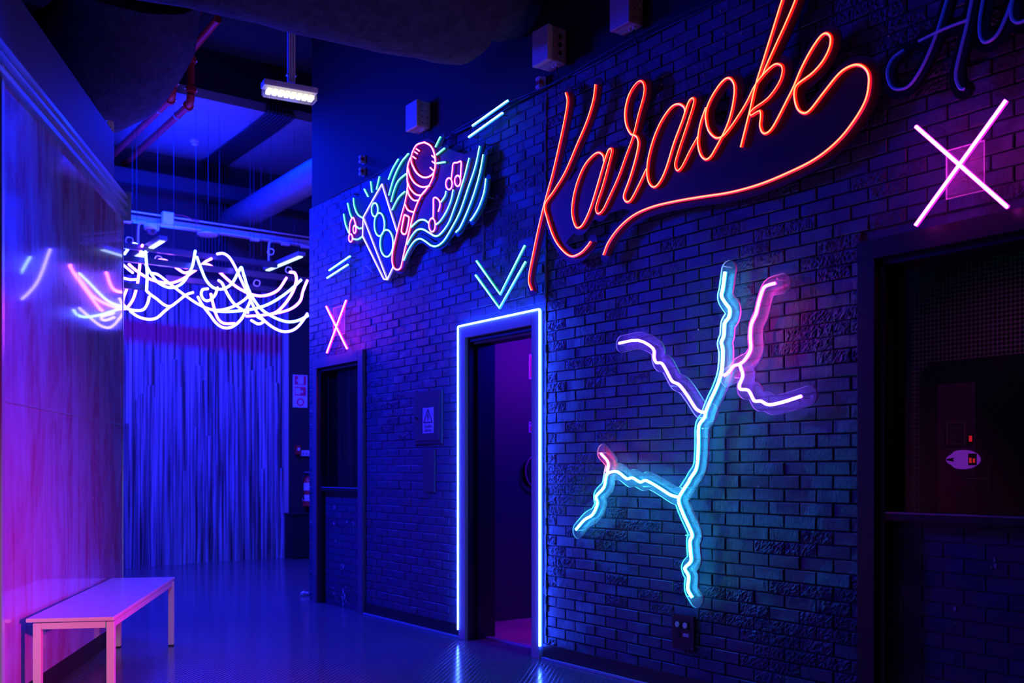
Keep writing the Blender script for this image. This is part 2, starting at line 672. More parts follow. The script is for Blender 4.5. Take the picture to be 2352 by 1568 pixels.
# ceilings
struct(MB().box((-4.75, -9, 5.2), (-2.4, 4, 5.3)).build('ceiling', CEIL_FAR))
struct(MB().box((-2.4, -9, 5.75), (13, 4, 5.85)).box((-2.45, -9, 5.3), (-2.4, 4, 5.85)).build('ceiling_shaded', CEIL_DARK))

# skirting and the bright floor edge strip along the brick wall
for nm, a, b_ in (('baseboard_right', 1.075, 2.49), ('baseboard_near', 3.44, 5.67)):
    struct(MB().box((a, -0.016, 0.018), (b_, 0.01, 0.095), 0.002).build(nm, FRAME_DK))
for nm, a, b_ in (('trim_1', 1.075, 2.49), ('trim_2', 3.44, 5.67)):
    struct(MB().box((a, -0.034, 0.0), (b_, -0.016, 0.016), 0.003).build(nm, ALU))
# rough paint seam where the two brick fields meet
sm = MB()
for k in range(70):
    z = 0.1 + k * 0.0485
    if z > 3.45:
        break
    w = rnd.uniform(0.004, 0.011)
    sm.box((3.462 - w, -0.012 - rnd.uniform(0, 0.006), z), (3.462 + w, 0.005, z + 0.047), 0.002)
struct(sm.build('trim_3', plain('pale_joint_filler', (0.16, 0.16, 0.17), 0.7, noise=0.5, nscale=25)))

# small pale flecks where the black paint has chipped off the bricks
fl = MB()
rf = random.Random(21)
for k in range(46):
    fx, fz = (rf.uniform(3.4, 5.2), rf.uniform(2.75, 3.5)) if k < 34 else (rf.uniform(1.2, 6.0), rf.uniform(0.2, 3.4))
    if any(a - .05 < fx < b_ + .05 and fz < tp + .05 for a, b_, tp in OPEN):
        continue
    q = rf.uniform(0.0025, 0.007)
    fl.prism([(fx + q * math.cos(2 * math.pi * j / 6) * rf.uniform(.5, 1.2), -0.0135 if fx > 3.47 else -0.0055, fz + q * math.sin(2 * math.pi * j / 6) * rf.uniform(.4, 1)) for j in range(6)], (0, 0.006, 0))
struct(fl.build('trim_6', CHIP))

# ---- wall of poles at the end of the hall
pw = MB()
rp = random.Random(3)
d = -2.6
while d < 1.5:
    w = rp.uniform(0.026, 0.046)
    bul = -4.28 + 0.30 * math.exp(-((d + 0.9) / 1.1) ** 2)
    x = bul + rp.uniform(-0.012, 0.012)
    jit = [rp.uniform(-.006, .006) for _ in range(7)]
    zt = 3.50 + rp.uniform(-0.015, 0.015)
    pts = [(x + jit[k] * 0.6, d + jit[(k * 3) % 7] * 0.8, zt * k / 6) for k in range(7)]
    pw.tube(pts, [w * rp.uniform(0.85, 1.1) for _ in range(7)], 7)
    if rp.random() < 0.75:
        zt2 = rp.choice([2.55, 2.58, 2.3, 2.1, 1.7, 1.2]) + rp.uniform(-.12, .05)
        pts = [(x + 0.035 + rp.uniform(-.004, .006), d + 0.02 + rp.uniform(-.006, .006), zt2 * k / 5) for k in range(6)]
        pw.tube(pts, [w * rp.uniform(0.55, 0.95) for _ in range(6)], 7)
    d += w * 1.72
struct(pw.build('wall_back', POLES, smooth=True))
struct(MB().box((-4.35, 1.54, 0), (-4.2, 1.60, 3.5)).build('trim_4', plain('pale_end_post', (0.4, 0.4, 0.42), 0.5)))

# ---- rooms behind the brick wall
struct(MB().box((0.1, 2.5, 0), (9, 2.6, 2.9)).build('wall_inner', INNERWALL))
struct(MB().box((0.1, 0.2, 2.65), (9, 2.6, 2.75)).build('ceiling_inner', BLACK))
struct(MB().box((1.95, 0.2, 0), (2.03, 2.5, 2.65)).box((2.0301, 0.2, 0), (2.045, 2.5, 0.085)).build('wall_passage', INNERWALL))
struct(MB().box((3.9, 0.2, 0), (4.0, 2.5, 2.65)).build('wall_partition', BLACK))
struct(MB().box((2.03, 0.16, 0.0), (3.9, 2.5, 0.006)).build('floor_inner', WOODFLOOR))

# ------------------------------------------------------------------ doorway with its frame
t0, t1, top = 2.505, 3.425, 2.160
dr = bpy.data.objects.new('door_1', None)
COL.objects.link(dr)
struct(dr)
fw = 0.082
struct(MB().box((t0, -0.035, 0), (t0 + fw, 0.0, top - fw), 0.002).box((t1 - fw, -0.035, 0), (t1, 0.0, top), 0.002)
       .box((t0, -0.035, top - fw), (t1 - fw, 0.0, top), 0.002).build('door_frame', FRAME, dr))
struct(MB().box((t0 + fw - 0.01, -0.01, 0), (t0 + fw + 0.018, 0.205, top - fw)).box((t1 - fw - 0.018, -0.01, 0), (t1 - fw + 0.01, 0.205, top - fw))
       .box((t0 + fw, -0.01, top - fw - 0.03), (t1 - fw, 0.205, top - fw + 0.01))
       .box((t0 + fw + 0.018, 0.05, 0), (t0 + fw + 0.034, 0.07, top - fw)).build('door_jamb', FRAME_DK, dr))
struct(MB().box((t0 + fw, 0.12, 0.0), (t1 - fw, 0.165, 0.012), 0.003).build('threshold', ALU, dr))
struct(MB().box((t0 + fw + 0.03, 0.02, top - fw - 0.045), (t1 - fw - 0.02, 0.03, top - fw - 0.03)).build('head_strip', ALU, dr))

# ------------------------------------------------------------------ closed-off openings with glass over a half wall
def half_window(name, a, b_, top, sill, chips, seed):
    root = bpy.data.objects.new(name, None)
    COL.objects.link(root)
    struct(root)
    fw = 0.085
    struct(MB().box((a, -0.03, 0), (a + fw, 0.0, top - fw), 0.002).box((b_ - fw, -0.03, 0), (b_, 0.0, top), 0.002)
           .box((a, -0.03, top - fw), (b_ - fw, 0.0, top), 0.002).build('window_frame', FRAME_MID if name == 'window_1' else FRAME_DK, root))
    struct(MB().box((a + fw - 0.005, -0.005, 0), (a + fw + 0.03, 0.2, top - fw)).box((b_ - fw - 0.03, -0.005, 0), (b_ - fw + 0.005, 0.2, top - fw))
           .box((a + fw, -0.005, top - fw - 0.03), (b_ - fw, 0.2, top - fw + 0.005))
           .box((a + fw + 0.03, 0.06, sill), (a + fw + 0.055, 0.09, top - fw)).box((b_ - fw - 0.055, 0.06, sill), (b_ - fw - 0.03, 0.09, top - fw))
           .build('window_lining', FRAME_DK, root))
    struct(MB().box((a + fw + 0.03, 0.072, sill), (b_ - fw - 0.03, 0.078, top - fw - 0.03)).build('window_pane', GLASS, root))
    struct(MB().box((a + fw, -0.004, sill - 0.03), (b_ - fw, 0.10, sill), 0.004).build('window_sill', FRAME_DK, root))
    struct(MB().box((a + fw + 0.03, -0.001, sill), (b_ - fw - 0.03, 0.055, sill + 0.006), 0.002).build('sill_strip', ALU, root))
    inf = MB()
    rr = random.Random(seed)
    inf.box((a + fw, 0.045, 0), (b_ - fw, 0.15, sill - 0.03))
    for r in range(int((sill - 0.03) / HB)):
        for c in range(6):
            x0 = a + fw + c * LB - (r % 2) * LB / 2
            x1 = min(x0 + LB, b_ - fw)
            x0 = max(x0, a + fw)
            if x1 - x0 > 0.02:
                inf.box((x0 + .003, 0.041, r * HB + .003), (x1 - .003, 0.05, (r + 1) * HB - .003))
    struct(inf.build('infill_panel', BRICK, root))
    ch = MB()
    for (fx, fz, s, n) in chips:
        for k in range(n):
            cx = a + fw + fx * (b_ - a - 2 * fw) + rr.gauss(0, s * 0.45)
            cz = fz + rr.gauss(0, s * 0.9)
            if not (a + fw + .01 < cx < b_ - fw - .01 and 0.01 < cz < sill - 0.05):
                continue
            q = rr.uniform(0.004, 0.012) * (1.3 if s > 0.04 else 0.8)
            poly = []
            m_ = 7
            for j in range(m_):
                an = 2 * math.pi * j / m_
                poly.append((cx + math.cos(an) * q * rr.uniform(.5, 1.0), 0.0385, cz + math.sin(an) * q * rr.uniform(.6, 1.8)))
            ch.prism(poly, (0, 0.004, 0))
    if ch.v:
        struct(ch.build('paint_chip_patch', CHIP, root))
    return root


half_window('window_1', 0.105, 1.062, 2.150, 1.015,
            [(.52, .07, .05, 14), (.28, .09, .035, 7), (.86, .10, .03, 5), (.75, .72, .03, 3), (.3, .55, .03, 2), (.12, .85, .02, 2), (.45, .3, .06, 4),
             (.8, .4, .03, 2), (.6, .75, .06, 2), (.3, .8, .05, 2)], 5)
half_window('window_2', 5.690, 6.64, 2.160, 0.985, [(.62, .78, .02, 3), (.42, .55, .02, 2), (.9, .8, .02, 2)], 9)

# ------------------------------------------------------------------ left partition of streaked laminate boards with its rails
PD = Vector((0.894, -0.447, 0)).normalized()          # along the partition, towards the camera
PN = Vector((0.447, 0.894, 0)).normalized()           # out of the partition, into the corridor


def pan(s, h, n=0.0):                                 # s metres from the far end, height h, n in front of the face
    return cw(-2.740, 7.018, h) + PD2 * s + PN2 * n


far_e, near_e = cw(-2.740, 7.018), cw(-2.335, 4.56)
PD2 = (near_e - far_e).normalized()
PN2 = Vector((-PD2.y, PD2.x, 0))
if PN2.dot(CAM - far_e) < 0:
    PN2 = -PN2
PL = (near_e - far_e).length


def pbox(mb, s0, s1, h0, h1, n0, n1, bev=0.0):
    c = pan((s0 + s1) / 2, (h0 + h1) / 2, (n0 + n1) / 2)
    return mb.obox(c, PD2 * ((s1 - s0) / 2), PN2 * ((n1 - n0) / 2), Vector((0, 0, (h1 - h0) / 2)), bev)


left = bpy.data.objects.new('wall_left', None)
COL.objects.link(left)
struct(left)
SEAM = 1.20
for (s0, s1) in ((0.02, SEAM - 0.0015), (SEAM + 0.0015, PL)):
    for (h0, h1) in ((0.115, 1.485), (1.4885, 2.96)):
        struct(pbox(MB(), s0, s1, h0, h1, -0.03, 0.0, 0.0015).build('panel', LAMINATE, left))
struct(pbox(MB(), 0.0, 0.018, 0.115, 2.98, -0.04, 0.003, 0.001).build('edge_strip', ALU, left))
struct(pbox(MB(), PL + 0.001, PL + 0.04, 0.0, 3.1, -0.04, 0.012, 0.002).build('edge_post', ALU, left))
struct(pbox(MB(), 0.0, PL, 1.484, 1.4895, -0.01, 0.003).build('seam_strip', ALU, left))
struct(pbox(MB(), 0.0, PL + 0.04, 0.0, 0.114, -0.04, -0.012).build('baseboard_left', BLACK, left))
struct(pbox(MB(), 0.05, 6.0, 3.09, 3.52, -0.12, -0.05).build('fascia', plain('navy_fascia', (0.022, 0.028, 0.085), 0.6), left))
struct(pbox(MB(), PL + 0.04, 6.0, 0.0, 3.09, -0.12, -0.05).build('panel', BLACK, left))
rl = MB()
for h0, h1, n1 in ((2.955, 2.985, 0.03), (2.985, 3.02, 0.008), (3.02, 3.045, 0.035), (3.045, 3.075, 0.01), (3.075, 3.105, 0.03)):
    pbox(rl, 0.0, PL + 0.6, h0, h1, -0.04, n1, 0.003)
struct(rl.build('trim_5', ALU, left))
struct(pbox(MB(), -0.02, -0.001, 2.93, 3.13, -0.05, 0.05, 0.002).build('rail_end_plate', ALU, left))

# ------------------------------------------------------------------ bench
def bench():
    nl, nr = cw(-2.339, 4.788, 0.454), cw(-1.941, 4.795, 0.454)
    root = thing('bench', 'long white bench standing against the streaked pink and violet partition', 'bench', (nl + nr) / 2 + Vector((0, 0, -0.454)))
    fl = cw(-2.655, 6.603, 0.454)
    dl = (fl - nl)
    L = dl.length
    dl.normalize()
    dw = Vector((dl.y, -dl.x, 0))
    if dw.dot(nr - nl) < 0:
        dw = -dw
    W = 0.402

    def bb(l0, l1, w0, w1, z0, z1, bev=0.002):
        c = nl + dl * ((l0 + l1) / 2) + dw * ((w0 + w1) / 2)
        c.z = (z0 + z1) / 2
        return MB().obox(c, dl * ((l1 - l0) / 2), dw * ((w1 - w0) / 2), Vector((0, 0, (z1 - z0) / 2)), bev)
    bb(0, L, 0, W, 0.436, 0.454).build('seat', BENCH, root)
    for l0, w0 in ((0.006, 0.03), (0.006, W - 0.036), (L - 0.05, 0.03), (L - 0.05, W - 0.036)):
        lg = bb(l0, l0 + 0.042, w0, w0 + 0.036, 0.008, 0.430).build('leg', BENCH, root)
        bb(l0 + .002, l0 + 0.040, w0 + .002, w0 + 0.034, 0.0, 0.010).build('foot_pad', BLACK, lg)
    for l0 in (0.010, L - 0.045):
        bb(l0, l0 + 0.03, 0.066, W - 0.036, 0.400, 0.430).build('end_rail', BENCH, root)
    for w0 in (0.034, W - 0.032):
        bb(0.048, L - 0.05, w0, w0 + 0.026, 0.398, 0.430).build('side_rail', BENCH, root)


bench()


# ------------------------------------------------------------------ neon helpers
def zpts(pts, ox, oy, s):
    return [(ox + x / s, oy + y / s) for x, y in pts]


def ell(cx, cy, rx, ry, n=20):
    return [(cx + rx * math.cos(2 * math.pi * k / n), cy + ry * math.sin(2 * math.pi * k / n)) for k in range(n + 1)]


def wallpath(pts, w, smooth=5):
    p = [on_wall(x, y, w) for x, y in pts]
    return catmull(p, smooth) if smooth else p


def neon(root, path, r, body, core, name='neon_tube', label=None, lift=0.5, core_r=0.74, sleeve_r=1.0):
    # silicone sleeve and, standing proud of it on the room side, the hotter light line
    o = MB().tube(path, r * sleeve_r, 8).build(name, body, root, smooth=True)
    MB().tube([p + Vector((0, -r * lift, 0)) for p in path], r * core_r, 8).build('light_line', core, o, smooth=True)
    if label:
        o['label'] = label
    return o


def plate(strokes, radius, y0, thick, step=0.01, fills=(), rim=False):
    """flat plate hugging the strokes (lists of world points); returns face mesh builder and rim mesh builder"""
    segs = []
    for s in strokes:
        a = np.array([(p.x, p.z) for p in s])
        segs.append(np.hstack([a[:-1], a[1:]]))
    segs = np.vstack(segs)
    lo = segs.reshape(-1, 2).min(0) - radius - 3 * step
    hi = segs.reshape(-1, 2).max(0) + radius + 3 * step
    nx, nz = int((hi[0] - lo[0]) / step) + 2, int((hi[1] - lo[1]) / step) + 2
    gx = lo[0] + np.arange(nx) * step
    gz = lo[1] + np.arange(nz) * step
    X, Z = np.meshgrid(gx, gz, indexing='ij')
    P = np.stack([X.ravel(), Z.ravel()], 1)
    best = np.full(len(P), 1e9)
    for (ax, az, bx, bz) in segs:
        d = np.array([bx - ax, bz - az])
        L = max(d @ d, 1e-12)
        m = (np.abs(P[:, 0] - (ax + bx) / 2) < radius * 2 + abs(d[0])) & (np.abs(P[:, 1] - (az + bz) / 2) < radius * 2 + abs(d[1]))
        if not m.any():
            continue
        q = P[m] - np.array([ax, az])
        u = np.clip((q @ d) / L, 0, 1)
        dist = np.sqrt(((q - u[:, None] * d) ** 2).sum(1))
        best[m] = np.minimum(best[m], dist)
    F = np.clip(radius - best, -radius, radius)
    for poly in fills:
        pl = np.array([(p.x, p.z) for p in poly])
        inside = np.zeros(len(P), bool)
        j = len(pl) - 1
        for i in range(len(pl)):
            c = ((pl[i, 1] > P[:, 1]) != (pl[j, 1] > P[:, 1]))
            xx = (pl[j, 0] - pl[i, 0]) * (P[:, 1] - pl[i, 1]) / (pl[j, 1] - pl[i, 1] + 1e-12) + pl[i, 0]
            inside ^= c & (P[:, 0] < xx)
            j = i
        dp = np.full(len(P), 1e9)
        for i in range(len(pl)):
            A, B = pl[i], pl[(i + 1) % len(pl)]
            d = B - A
            q = P - A
            u = np.clip((q @ d) / max(d @ d, 1e-12), 0, 1)
            dp = np.minimum(dp, np.sqrt(((q - u[:, None] * d) ** 2).sum(1)))
        F = np.maximum(F, np.clip(np.where(inside, dp, -dp) + 0.012, -radius, radius))
    F = F.reshape(nx, nz)
    vid, verts, faces = {}, [], []

    def corner(i, j):
        k = (i, j)
        if k not in vid:
            vid[k] = len(verts)
            verts.append((gx[i], gz[j]))
        return vid[k]

    def cross(i, j, i2, j2):
        k = (i, j, i2, j2) if (i, j) < (i2, j2) else (i2, j2, i, j)
        if k not in vid:
            a, b = F[k[0], k[1]], F[k[2], k[3]]
            s = a / (a - b)
            vid[k] = len(verts)
            verts.append((gx[k[0]] + (gx[k[2]] - gx[k[0]]) * s, gz[k[1]] + (gz[k[3]] - gz[k[1]]) * s))
        return vid[k]
    act = (F > 0)
    any_ = act[:-1, :-1] | act[1:, :-1] | act[:-1, 1:] | act[1:, 1:]
    for i, j in zip(*np.nonzero(any_)):
        cs = [(i, j), (i + 1, j), (i + 1, j + 1), (i, j + 1)]
        poly = []
        for k in range(4):
            a, b = cs[k], cs[(k + 1) % 4]
            fa, fb = F[a] > 0, F[b] > 0
            if fa:
                poly.append(corner(*a))
            if fa != fb:
                poly.append(cross(*a, *b))
        if len(poly) >= 3:
            faces.append(tuple(poly))
    n = len(verts)
    edges = {}
    for f in faces:
        for k in range(len(f)):
            a, b = f[k], f[(k + 1) % len(f)]
            key = (min(a, b), max(a, b))
            edges[key] = None if key in edges else (a, b)
    side = [e for e in edges.values() if e]
    front = [(x, y0 - thick, z) for x, z in verts]
    back = [(x, y0, z) for x, z in verts]
    mb = MB()
    mb.add(front + back, faces + [tuple(reversed([i + n for i in f])) for f in faces] + ([] if rim else [(a, b, b + n, a + n) for a, b in side]))
    rb = MB()
    if rim:
        # rim: a slim solid strip following the outline
        e = 0.0022
        for a, b in side:
            ax, az = verts[a]
            bx, bz = verts[b]
            rb.add([(ax, y0 - thick - e, az), (bx, y0 - thick - e, bz), (bx, y0 + e, bz), (ax, y0 + e, az)], [(0, 1, 2, 3)])
    return mb, rb


def rim_tubes(mb_rb):
    return mb_rb


def pins(root, pts, w, mat_, r=0.006):
    for (x, y) in pts:
        p = on_wall(x, y, w)
        MB().tube([(p.x, p.y - 0.006, p.z), (p.x, 0.0, p.z)], r, 8).build('standoff_pin', mat_, root)


# colours
RED_B = glow('red_sleeve', (1.0, 0.008, 0.001), 0.9)
RED_C = glow('red_light', (1.0, 0.15, 0.045), 5)
PNK_B = glow('pink_sleeve', (1.0, 0.012, 0.26), 0.6)
PNK_C = glow('pink_light', (1.0, 0.10, 0.40), 11)
CYA_B = glow('cyan_sleeve', (0.0, 0.42, 0.8), 0.5)
CYA_C = glow('cyan_light', (0.20, 0.8, 1.0), 4.5)
GRN_B = glow('green_sleeve', (0.0, 0.70, 0.48), 0.5)
GRN_C = glow('green_light', (0.18, 1.0, 0.68), 3.5)
ICE_B = glow('ice_sleeve', (0.02, 0.30, 1.0), 1.5)
ICE_C = glow('ice_light', (0.25, 0.7, 1.0), 6)
LAV_B = glow('lavender_sleeve', (0.22, 0.16, 1.0), 1.2)
LAV_C = glow('lavender_light', (0.42, 0.35, 1.0), 4)
MAG_B = glow('magenta_sleeve', (0.85, 0.012, 0.60), 0.6)
MAG_C = glow('magenta_light', (1.0, 0.06, 0.85), 20)
VIO_B = glow('violet_sleeve', (0.22, 0.05, 1.0), 2)
VIO_C = glow('violet_light', (0.16, 0.05, 1.0), 28)
CY2_B = glow('bright_cyan_sleeve', (0.0, 0.50, 0.95), 2.5)
CY2_C = glow('bright_cyan_light', (0.045, 0.55, 0.95), 36)
PK2_B = glow('bright_magenta_sleeve', (1.0, 0.01, 0.50), 2.0)
PK2_C = glow('bright_magenta_light', (1.0, 0.03, 0.6), 30)
RD2_B = glow('bright_red_sleeve', (1.0, 0.01, 0.06), 1.5)
RD2_C = glow('bright_red_light', (1.0, 0.035, 0.09), 30)
CRS_B = glow('hot_pink_sleeve', (1.0, 0.01, 0.35), 2.5)
CRS_C = glow('hot_pink_light', (1.0, 0.03, 0.5), 62)
CRM_B = glow('cross_magenta_sleeve', (0.9, 0.012, 0.75), 2.5)
CRM_C = glow('cross_magenta_light', (1.0, 0.035, 0.9), 46)
DIM_B = glow('dim_blue_sleeve', (0.005, 0.02, 1.0), 0.12, (0.3, 0.3, 0.5))
DIM_C = glow('dim_blue_light', (0.01, 0.03, 1.0), 0.2, (0.3, 0.3, 0.5))
LED_B = glow('blue_led_sleeve', (0.010, 0.045, 1.0), 70)
LED_C = glow('blue_led_light', (0.05, 0.12, 1.0), 45)

# ------------------------------------------------------------------ red script sign
def sign_karaoke():
    w = 0.075
    S = lambda p: zpts(p, 1200, 0, 2.306)
    st = [
        [(232, 492), (241, 540), (225, 640), (195, 780), (160, 930), (120, 1075), (85, 1220), (60, 1340), (42, 1430), (36, 1490), (50, 1535)],
        [(389, 448), (378, 530), (345, 640), (290, 770), (230, 910), (170, 1010), (122, 1085), (135, 1160), (170, 1260), (215, 1325), (262, 1357), (310, 1340), (345, 1305), (363, 1280)],
        [(435, 855), (430, 825), (405, 808), (370, 830), (330, 880), (295, 960), (272, 1050), (266, 1130), (280, 1190), (298, 1207), (325, 1185), (360, 1110), (395, 1000), (430, 880), (455, 805), (467, 788), (477, 797),
         (465, 850), (430, 980), (400, 1070), (392, 1110), (405, 1132), (430, 1110), (460, 1050), (510, 940), (550, 830), (590, 720), (620, 600), (645, 510), (648, 455), (630, 430), (600, 450), (565, 510), (547, 590), (552, 660), (575, 708), (597, 718), (612, 732), (617, 770), (600, 850), (570, 950), (541, 1030), (545, 1060), (560, 1070), (580, 1055), (615, 990), (660, 895)],
        [(865, 600), (860, 570), (830, 552), (790, 570), (740, 640), (700, 730), (670, 840), (664, 920), (675, 970), (700, 991), (730, 965), (765, 890), (805, 760), (850, 640), (880, 550), (900, 522), (913, 530), (905, 570), (870, 680), (830, 800), (812, 870), (825, 904), (850, 880), (890, 800), (935, 720)],
        [(975, 570), (945, 660), (933, 750), (945, 815), (972, 845), (1000, 830), (1030, 780), (1065, 715), (1097, 640), (1121, 540), (1126, 455), (1100, 415), (1065, 430), (1020, 490), (985, 560), (974, 620), (988, 690), (1025, 730), (1060, 725), (1090, 695), (1130, 640), (1190, 545), (1235, 455), (1290, 385), (1340, 343), (1375, 348), (1381, 385), (1360, 445), (1305, 520), (1235, 572), (1211, 597), (1216, 612), (1245, 595), (1264, 590), (1266, 625), (1262, 665), (1275, 702), (1300, 704), (1335, 665), (1395, 550), (1440, 460), (1480, 365), (1530, 270), (1580, 197), (1612, 178), (1636, 200), (1630, 255), (1595, 325), (1540, 388), (1470, 440), (1448, 470), (1445, 520), (1462, 578), (1495, 600), (1530, 580), (1600, 490), (1680, 392), (1740, 352), (1790, 346), (1828, 375), (1840, 430), (1822, 530), (1760, 640), (1670, 750), (1550, 845), (1400, 920), (1250, 980), (1100, 1020), (950, 1043), (820, 1065), (700, 1093), (600, 1135), (520, 1200), (460, 1280), (431, 1350)],
        [(1160, 780), (1185, 680), (1210, 580), (1240, 450), (1280, 320), (1330, 160), (1380, 0), (1425, -130), (1460, -190), (1485, -180), (1482, -110), (1450, 0), (1400, 120), (1350, 230), (1300, 340), (1274, 405)],
    ]
    c = on_wall(1550, 380, 0.06)
    root = thing('neon_sign', 'large red neon script reading Karaoke high on the dark brick wall', 'neon sign', (c.x, 0, c.z))
    paths = [wallpath(S(s), w) for s in st]
    for p in paths:
        neon(root, p, 0.0085, RED_B, RED_C, core_r=0.57)
    fill = [on_wall(x, y, w - 0.02) for x, y in S([(150, 1060), (266, 960), (330, 860), (440, 840), (560, 1000), (640, 900), (700, 760), (850, 600), (960, 650), (1100, 700), (1230, 520), (1420, 520), (1500, 600), (1700, 420), (1800, 350), (1838, 430), (1670, 750), (1400, 920), (1100, 1020), (820, 1065), (650, 1115), (560, 1090), (430, 1130), (300, 1200), (220, 1290), (160, 1220)])]
    mb, _ = plate(paths, 0.042, -(w - 0.018), 0.006, 0.011, [fill])
    mb.build('backing_board', BOARD, root)
    pins(root, zpts([(50, 1545), (232, 470), (388, 440), (368, 1270), (1035, 1055), (1672, 750), (410, 1142), (655, 715)], 1200, 0, 2.306), 0.055, STEEL, 0.005)


sign_karaoke()

# ------------------------------------------------------------------ microphone and loudspeaker sign
def sign_music():
    w = 0.075
    S = lambda p: zpts(p, 740, 200, 3.016)
    c = on_wall(960, 480, 0.06)
    root = thing('neon_sign', 'neon picture of a pink microphone and blue loudspeaker with music notes and cyan waves', 'neon sign', (c.x, 0, c.z))
    head = [(712, 383), (660, 400), (630, 450), (620, 505), (637, 560), (668, 605), (712, 627), (755, 615), (780, 585), (788, 525), (780, 460), (755, 408), (712, 383)]
    mic_o = [(615, 490), (598, 540), (592, 610), (595, 690), (580, 790), (550, 900), (520, 1020), (495, 1130), (488, 1200), (500, 1250), (525, 1265), (548, 1250), (560, 1200), (580, 1110), (610, 990), (640, 870), (685, 760), (740, 690), (770, 630), (778, 592)]
    pink = [head, mic_o,
            [(598, 560), (615, 620), (650, 670), (700, 693), (748, 684)],
            [(592, 640), (612, 700), (650, 742), (690, 748), (722, 715)],
            [(594, 705), (607, 750), (638, 784), (672, 785)],
            [(578, 812), (598, 852), (640, 868)],
            [(575, 885), (600, 897), (606, 915), (590, 1000), (573, 1020), (556, 1008), (554, 985), (570, 900), (575, 885)]]
    ticks = [[(655, 428), (675, 442)], [(643, 448), (662, 462)], [(630, 480), (650, 495)], [(763, 475), (780, 490)], [(765, 515), (784, 530)], [(752, 558), (772, 577)]]
    lav = [[(418, 672), (352, 786), (288, 902)], [(288, 902), (283, 1032), (430, 1330), (455, 1333), (495, 1245)], [(418, 672), (468, 835), (520, 1000)], [(290, 908), (370, 1115), (453, 1330)]]
    cyl = [ell(368, 850, 22, 47), ell(400, 952, 35, 80), ell(450, 1082, 45, 93)]
    green = [[(822, 345), (788, 415)], [(850, 425), (797, 468)], [(853, 520), (800, 528)],
             [(600, 462), (550, 525), (500, 630), (465, 750)], [(530, 500), (490, 570), (462, 640)], [(582, 603), (530, 650), (500, 720), (480, 795)], [(575, 725), (530, 770), (488, 850)],
             [(295, 708), (320, 757)], [(340, 655), (348, 728)], [(400, 620), (380, 710)],
             [(220, 770), (225, 820), (247, 878), (280, 905)], [(180, 805), (193, 865), (207, 903)], [(152, 880), (165, 950), (187, 1008)],
             [(245, 968), (260, 980), (280, 975)], [(220, 1052), (250, 1055), (278, 1038)]]
    cyan = [[(1022, 492), (990, 620), (950, 750), (915, 850), (880, 940), (830, 1010), (790, 1033), (745, 1010), (700, 985), (660, 990), (625, 1030), (593, 1090)],
            [(1095, 408), (1065, 550), (1015, 700), (960, 860), (910, 960), (850, 1060), (800, 1100), (760, 1098), (720, 1070), (680, 1050), (640, 1070), (600, 1130), (570, 1200)],
            [(1120, 467), (1095, 600), (1055, 740), (1010, 860), (960, 970), (930, 1005)],
            [(1138, 633), (1125, 730), (1090, 830), (1050, 900), (1030, 925)],
            [(912, 710), (895, 790), (860, 870), (820, 930), (795, 950)],
            [(862, 720), (855, 755), (828, 795)],
            [(740, 940), (710, 920), (670, 925), (620, 970)]]
    notes = [[(193, 1020), (195, 945), (218, 905), (240, 970)], ell(228, 985, 10, 27, 12), ell(200, 1045, 13, 27, 12),
             [(897, 640), (905, 580), (912, 530), (938, 524), (965, 517), (964, 580), (962, 625)], ell(882, 670, 22, 40, 14), ell(942, 650, 20, 37, 14),
             [(772, 910), (774, 840), (775, 772), (795, 768), (815, 790), (820, 820), (808, 862)], ell(765, 955, 22, 47, 14)]
    allp = []
    R = 0.0078
    for grp, b_, c_, nm in ((pink, PNK_B, PNK_C, 'microphone_tube'), (ticks, PNK_B, PNK_C, 'grille_tick'), (lav, LAV_B, LAV_C, 'loudspeaker_tube'), (cyl, CYA_B, CYA_C, 'cone_ring'),
                            (green, GRN_B, GRN_C, 'sound_wave'), (cyan, CYA_B, CYA_C, 'sound_wave'), (notes, MAG_B, MAG_C, 'music_note')):
        for s in grp:
            straight = grp is lav
            p = wallpath(S(s), w + (0.004 if grp in (pink, ticks) else 0), 0 if straight else 4)
            neon(root, p, R * (0.85 if grp in (ticks, notes) else 1), b_, c_, nm)
            allp.append(p)
    P = lambda q, ww: [on_wall(x, y, ww) for x, y in S(q)]
    fills = [P([(418, 672), (288, 902), (283, 1032), (430, 1330), (495, 1245), (700, 1000), (930, 1000), (1130, 700), (1100, 420), (990, 480), (850, 430), (700, 380), (600, 470), (480, 560), (400, 620), (300, 720), (160, 870), (190, 1000), (283, 1032), (288, 902)], w - 0.02)]
    fills.append(P([(570, 1195), (600, 1120), (650, 1055), (700, 1050), (800, 1095), (880, 1010), (960, 850), (1060, 520), (1095, 420), (1128, 640), (1085, 830), (1030, 920), (935, 1000), (880, 1060), (800, 1105), (740, 1090), (680, 1055), (620, 1110)], w - 0.02))
    mb, _ = plate(allp, 0.03, -(w - 0.02), 0.006, 0.011, fills)
    mb.build('backing_board', BOARD2, root)
    f1 = plain('blue_face', (0.03, 0.04, 0.26), 0.5, spec=0.2)  # flat blue inside the loudspeaker outline
    f2 = plain('magenta_glow_face', (0.14, 0.01, 0.035), 0.5, spec=0.15)  # tube glow over the microphone body, put into the face colour
    ex = Vector((0, 0.003, 0))
    MB().prism(P([(418, 672), (288, 905), (283, 1032), (430, 1330), (455, 1333), (495, 1245), (520, 1000)], w - 0.0105), ex).build('loudspeaker_face', f1, root)
    mp = P(mic_o + [(788, 525), (780, 460), (755, 408), (712, 383), (660, 400), (630, 450)], w - 0.0075)
    MB().prism(mp, ex).build('microphone_face', f2, root)
    # clear lower bracket of the board seen beside the loudspeaker
    MB().prism(P([(290, 1110), (275, 1325), (345, 1290), (300, 1100)], 0.03), Vector((0, 0.005, 0))).build('clear_bracket', ACRYL, root)
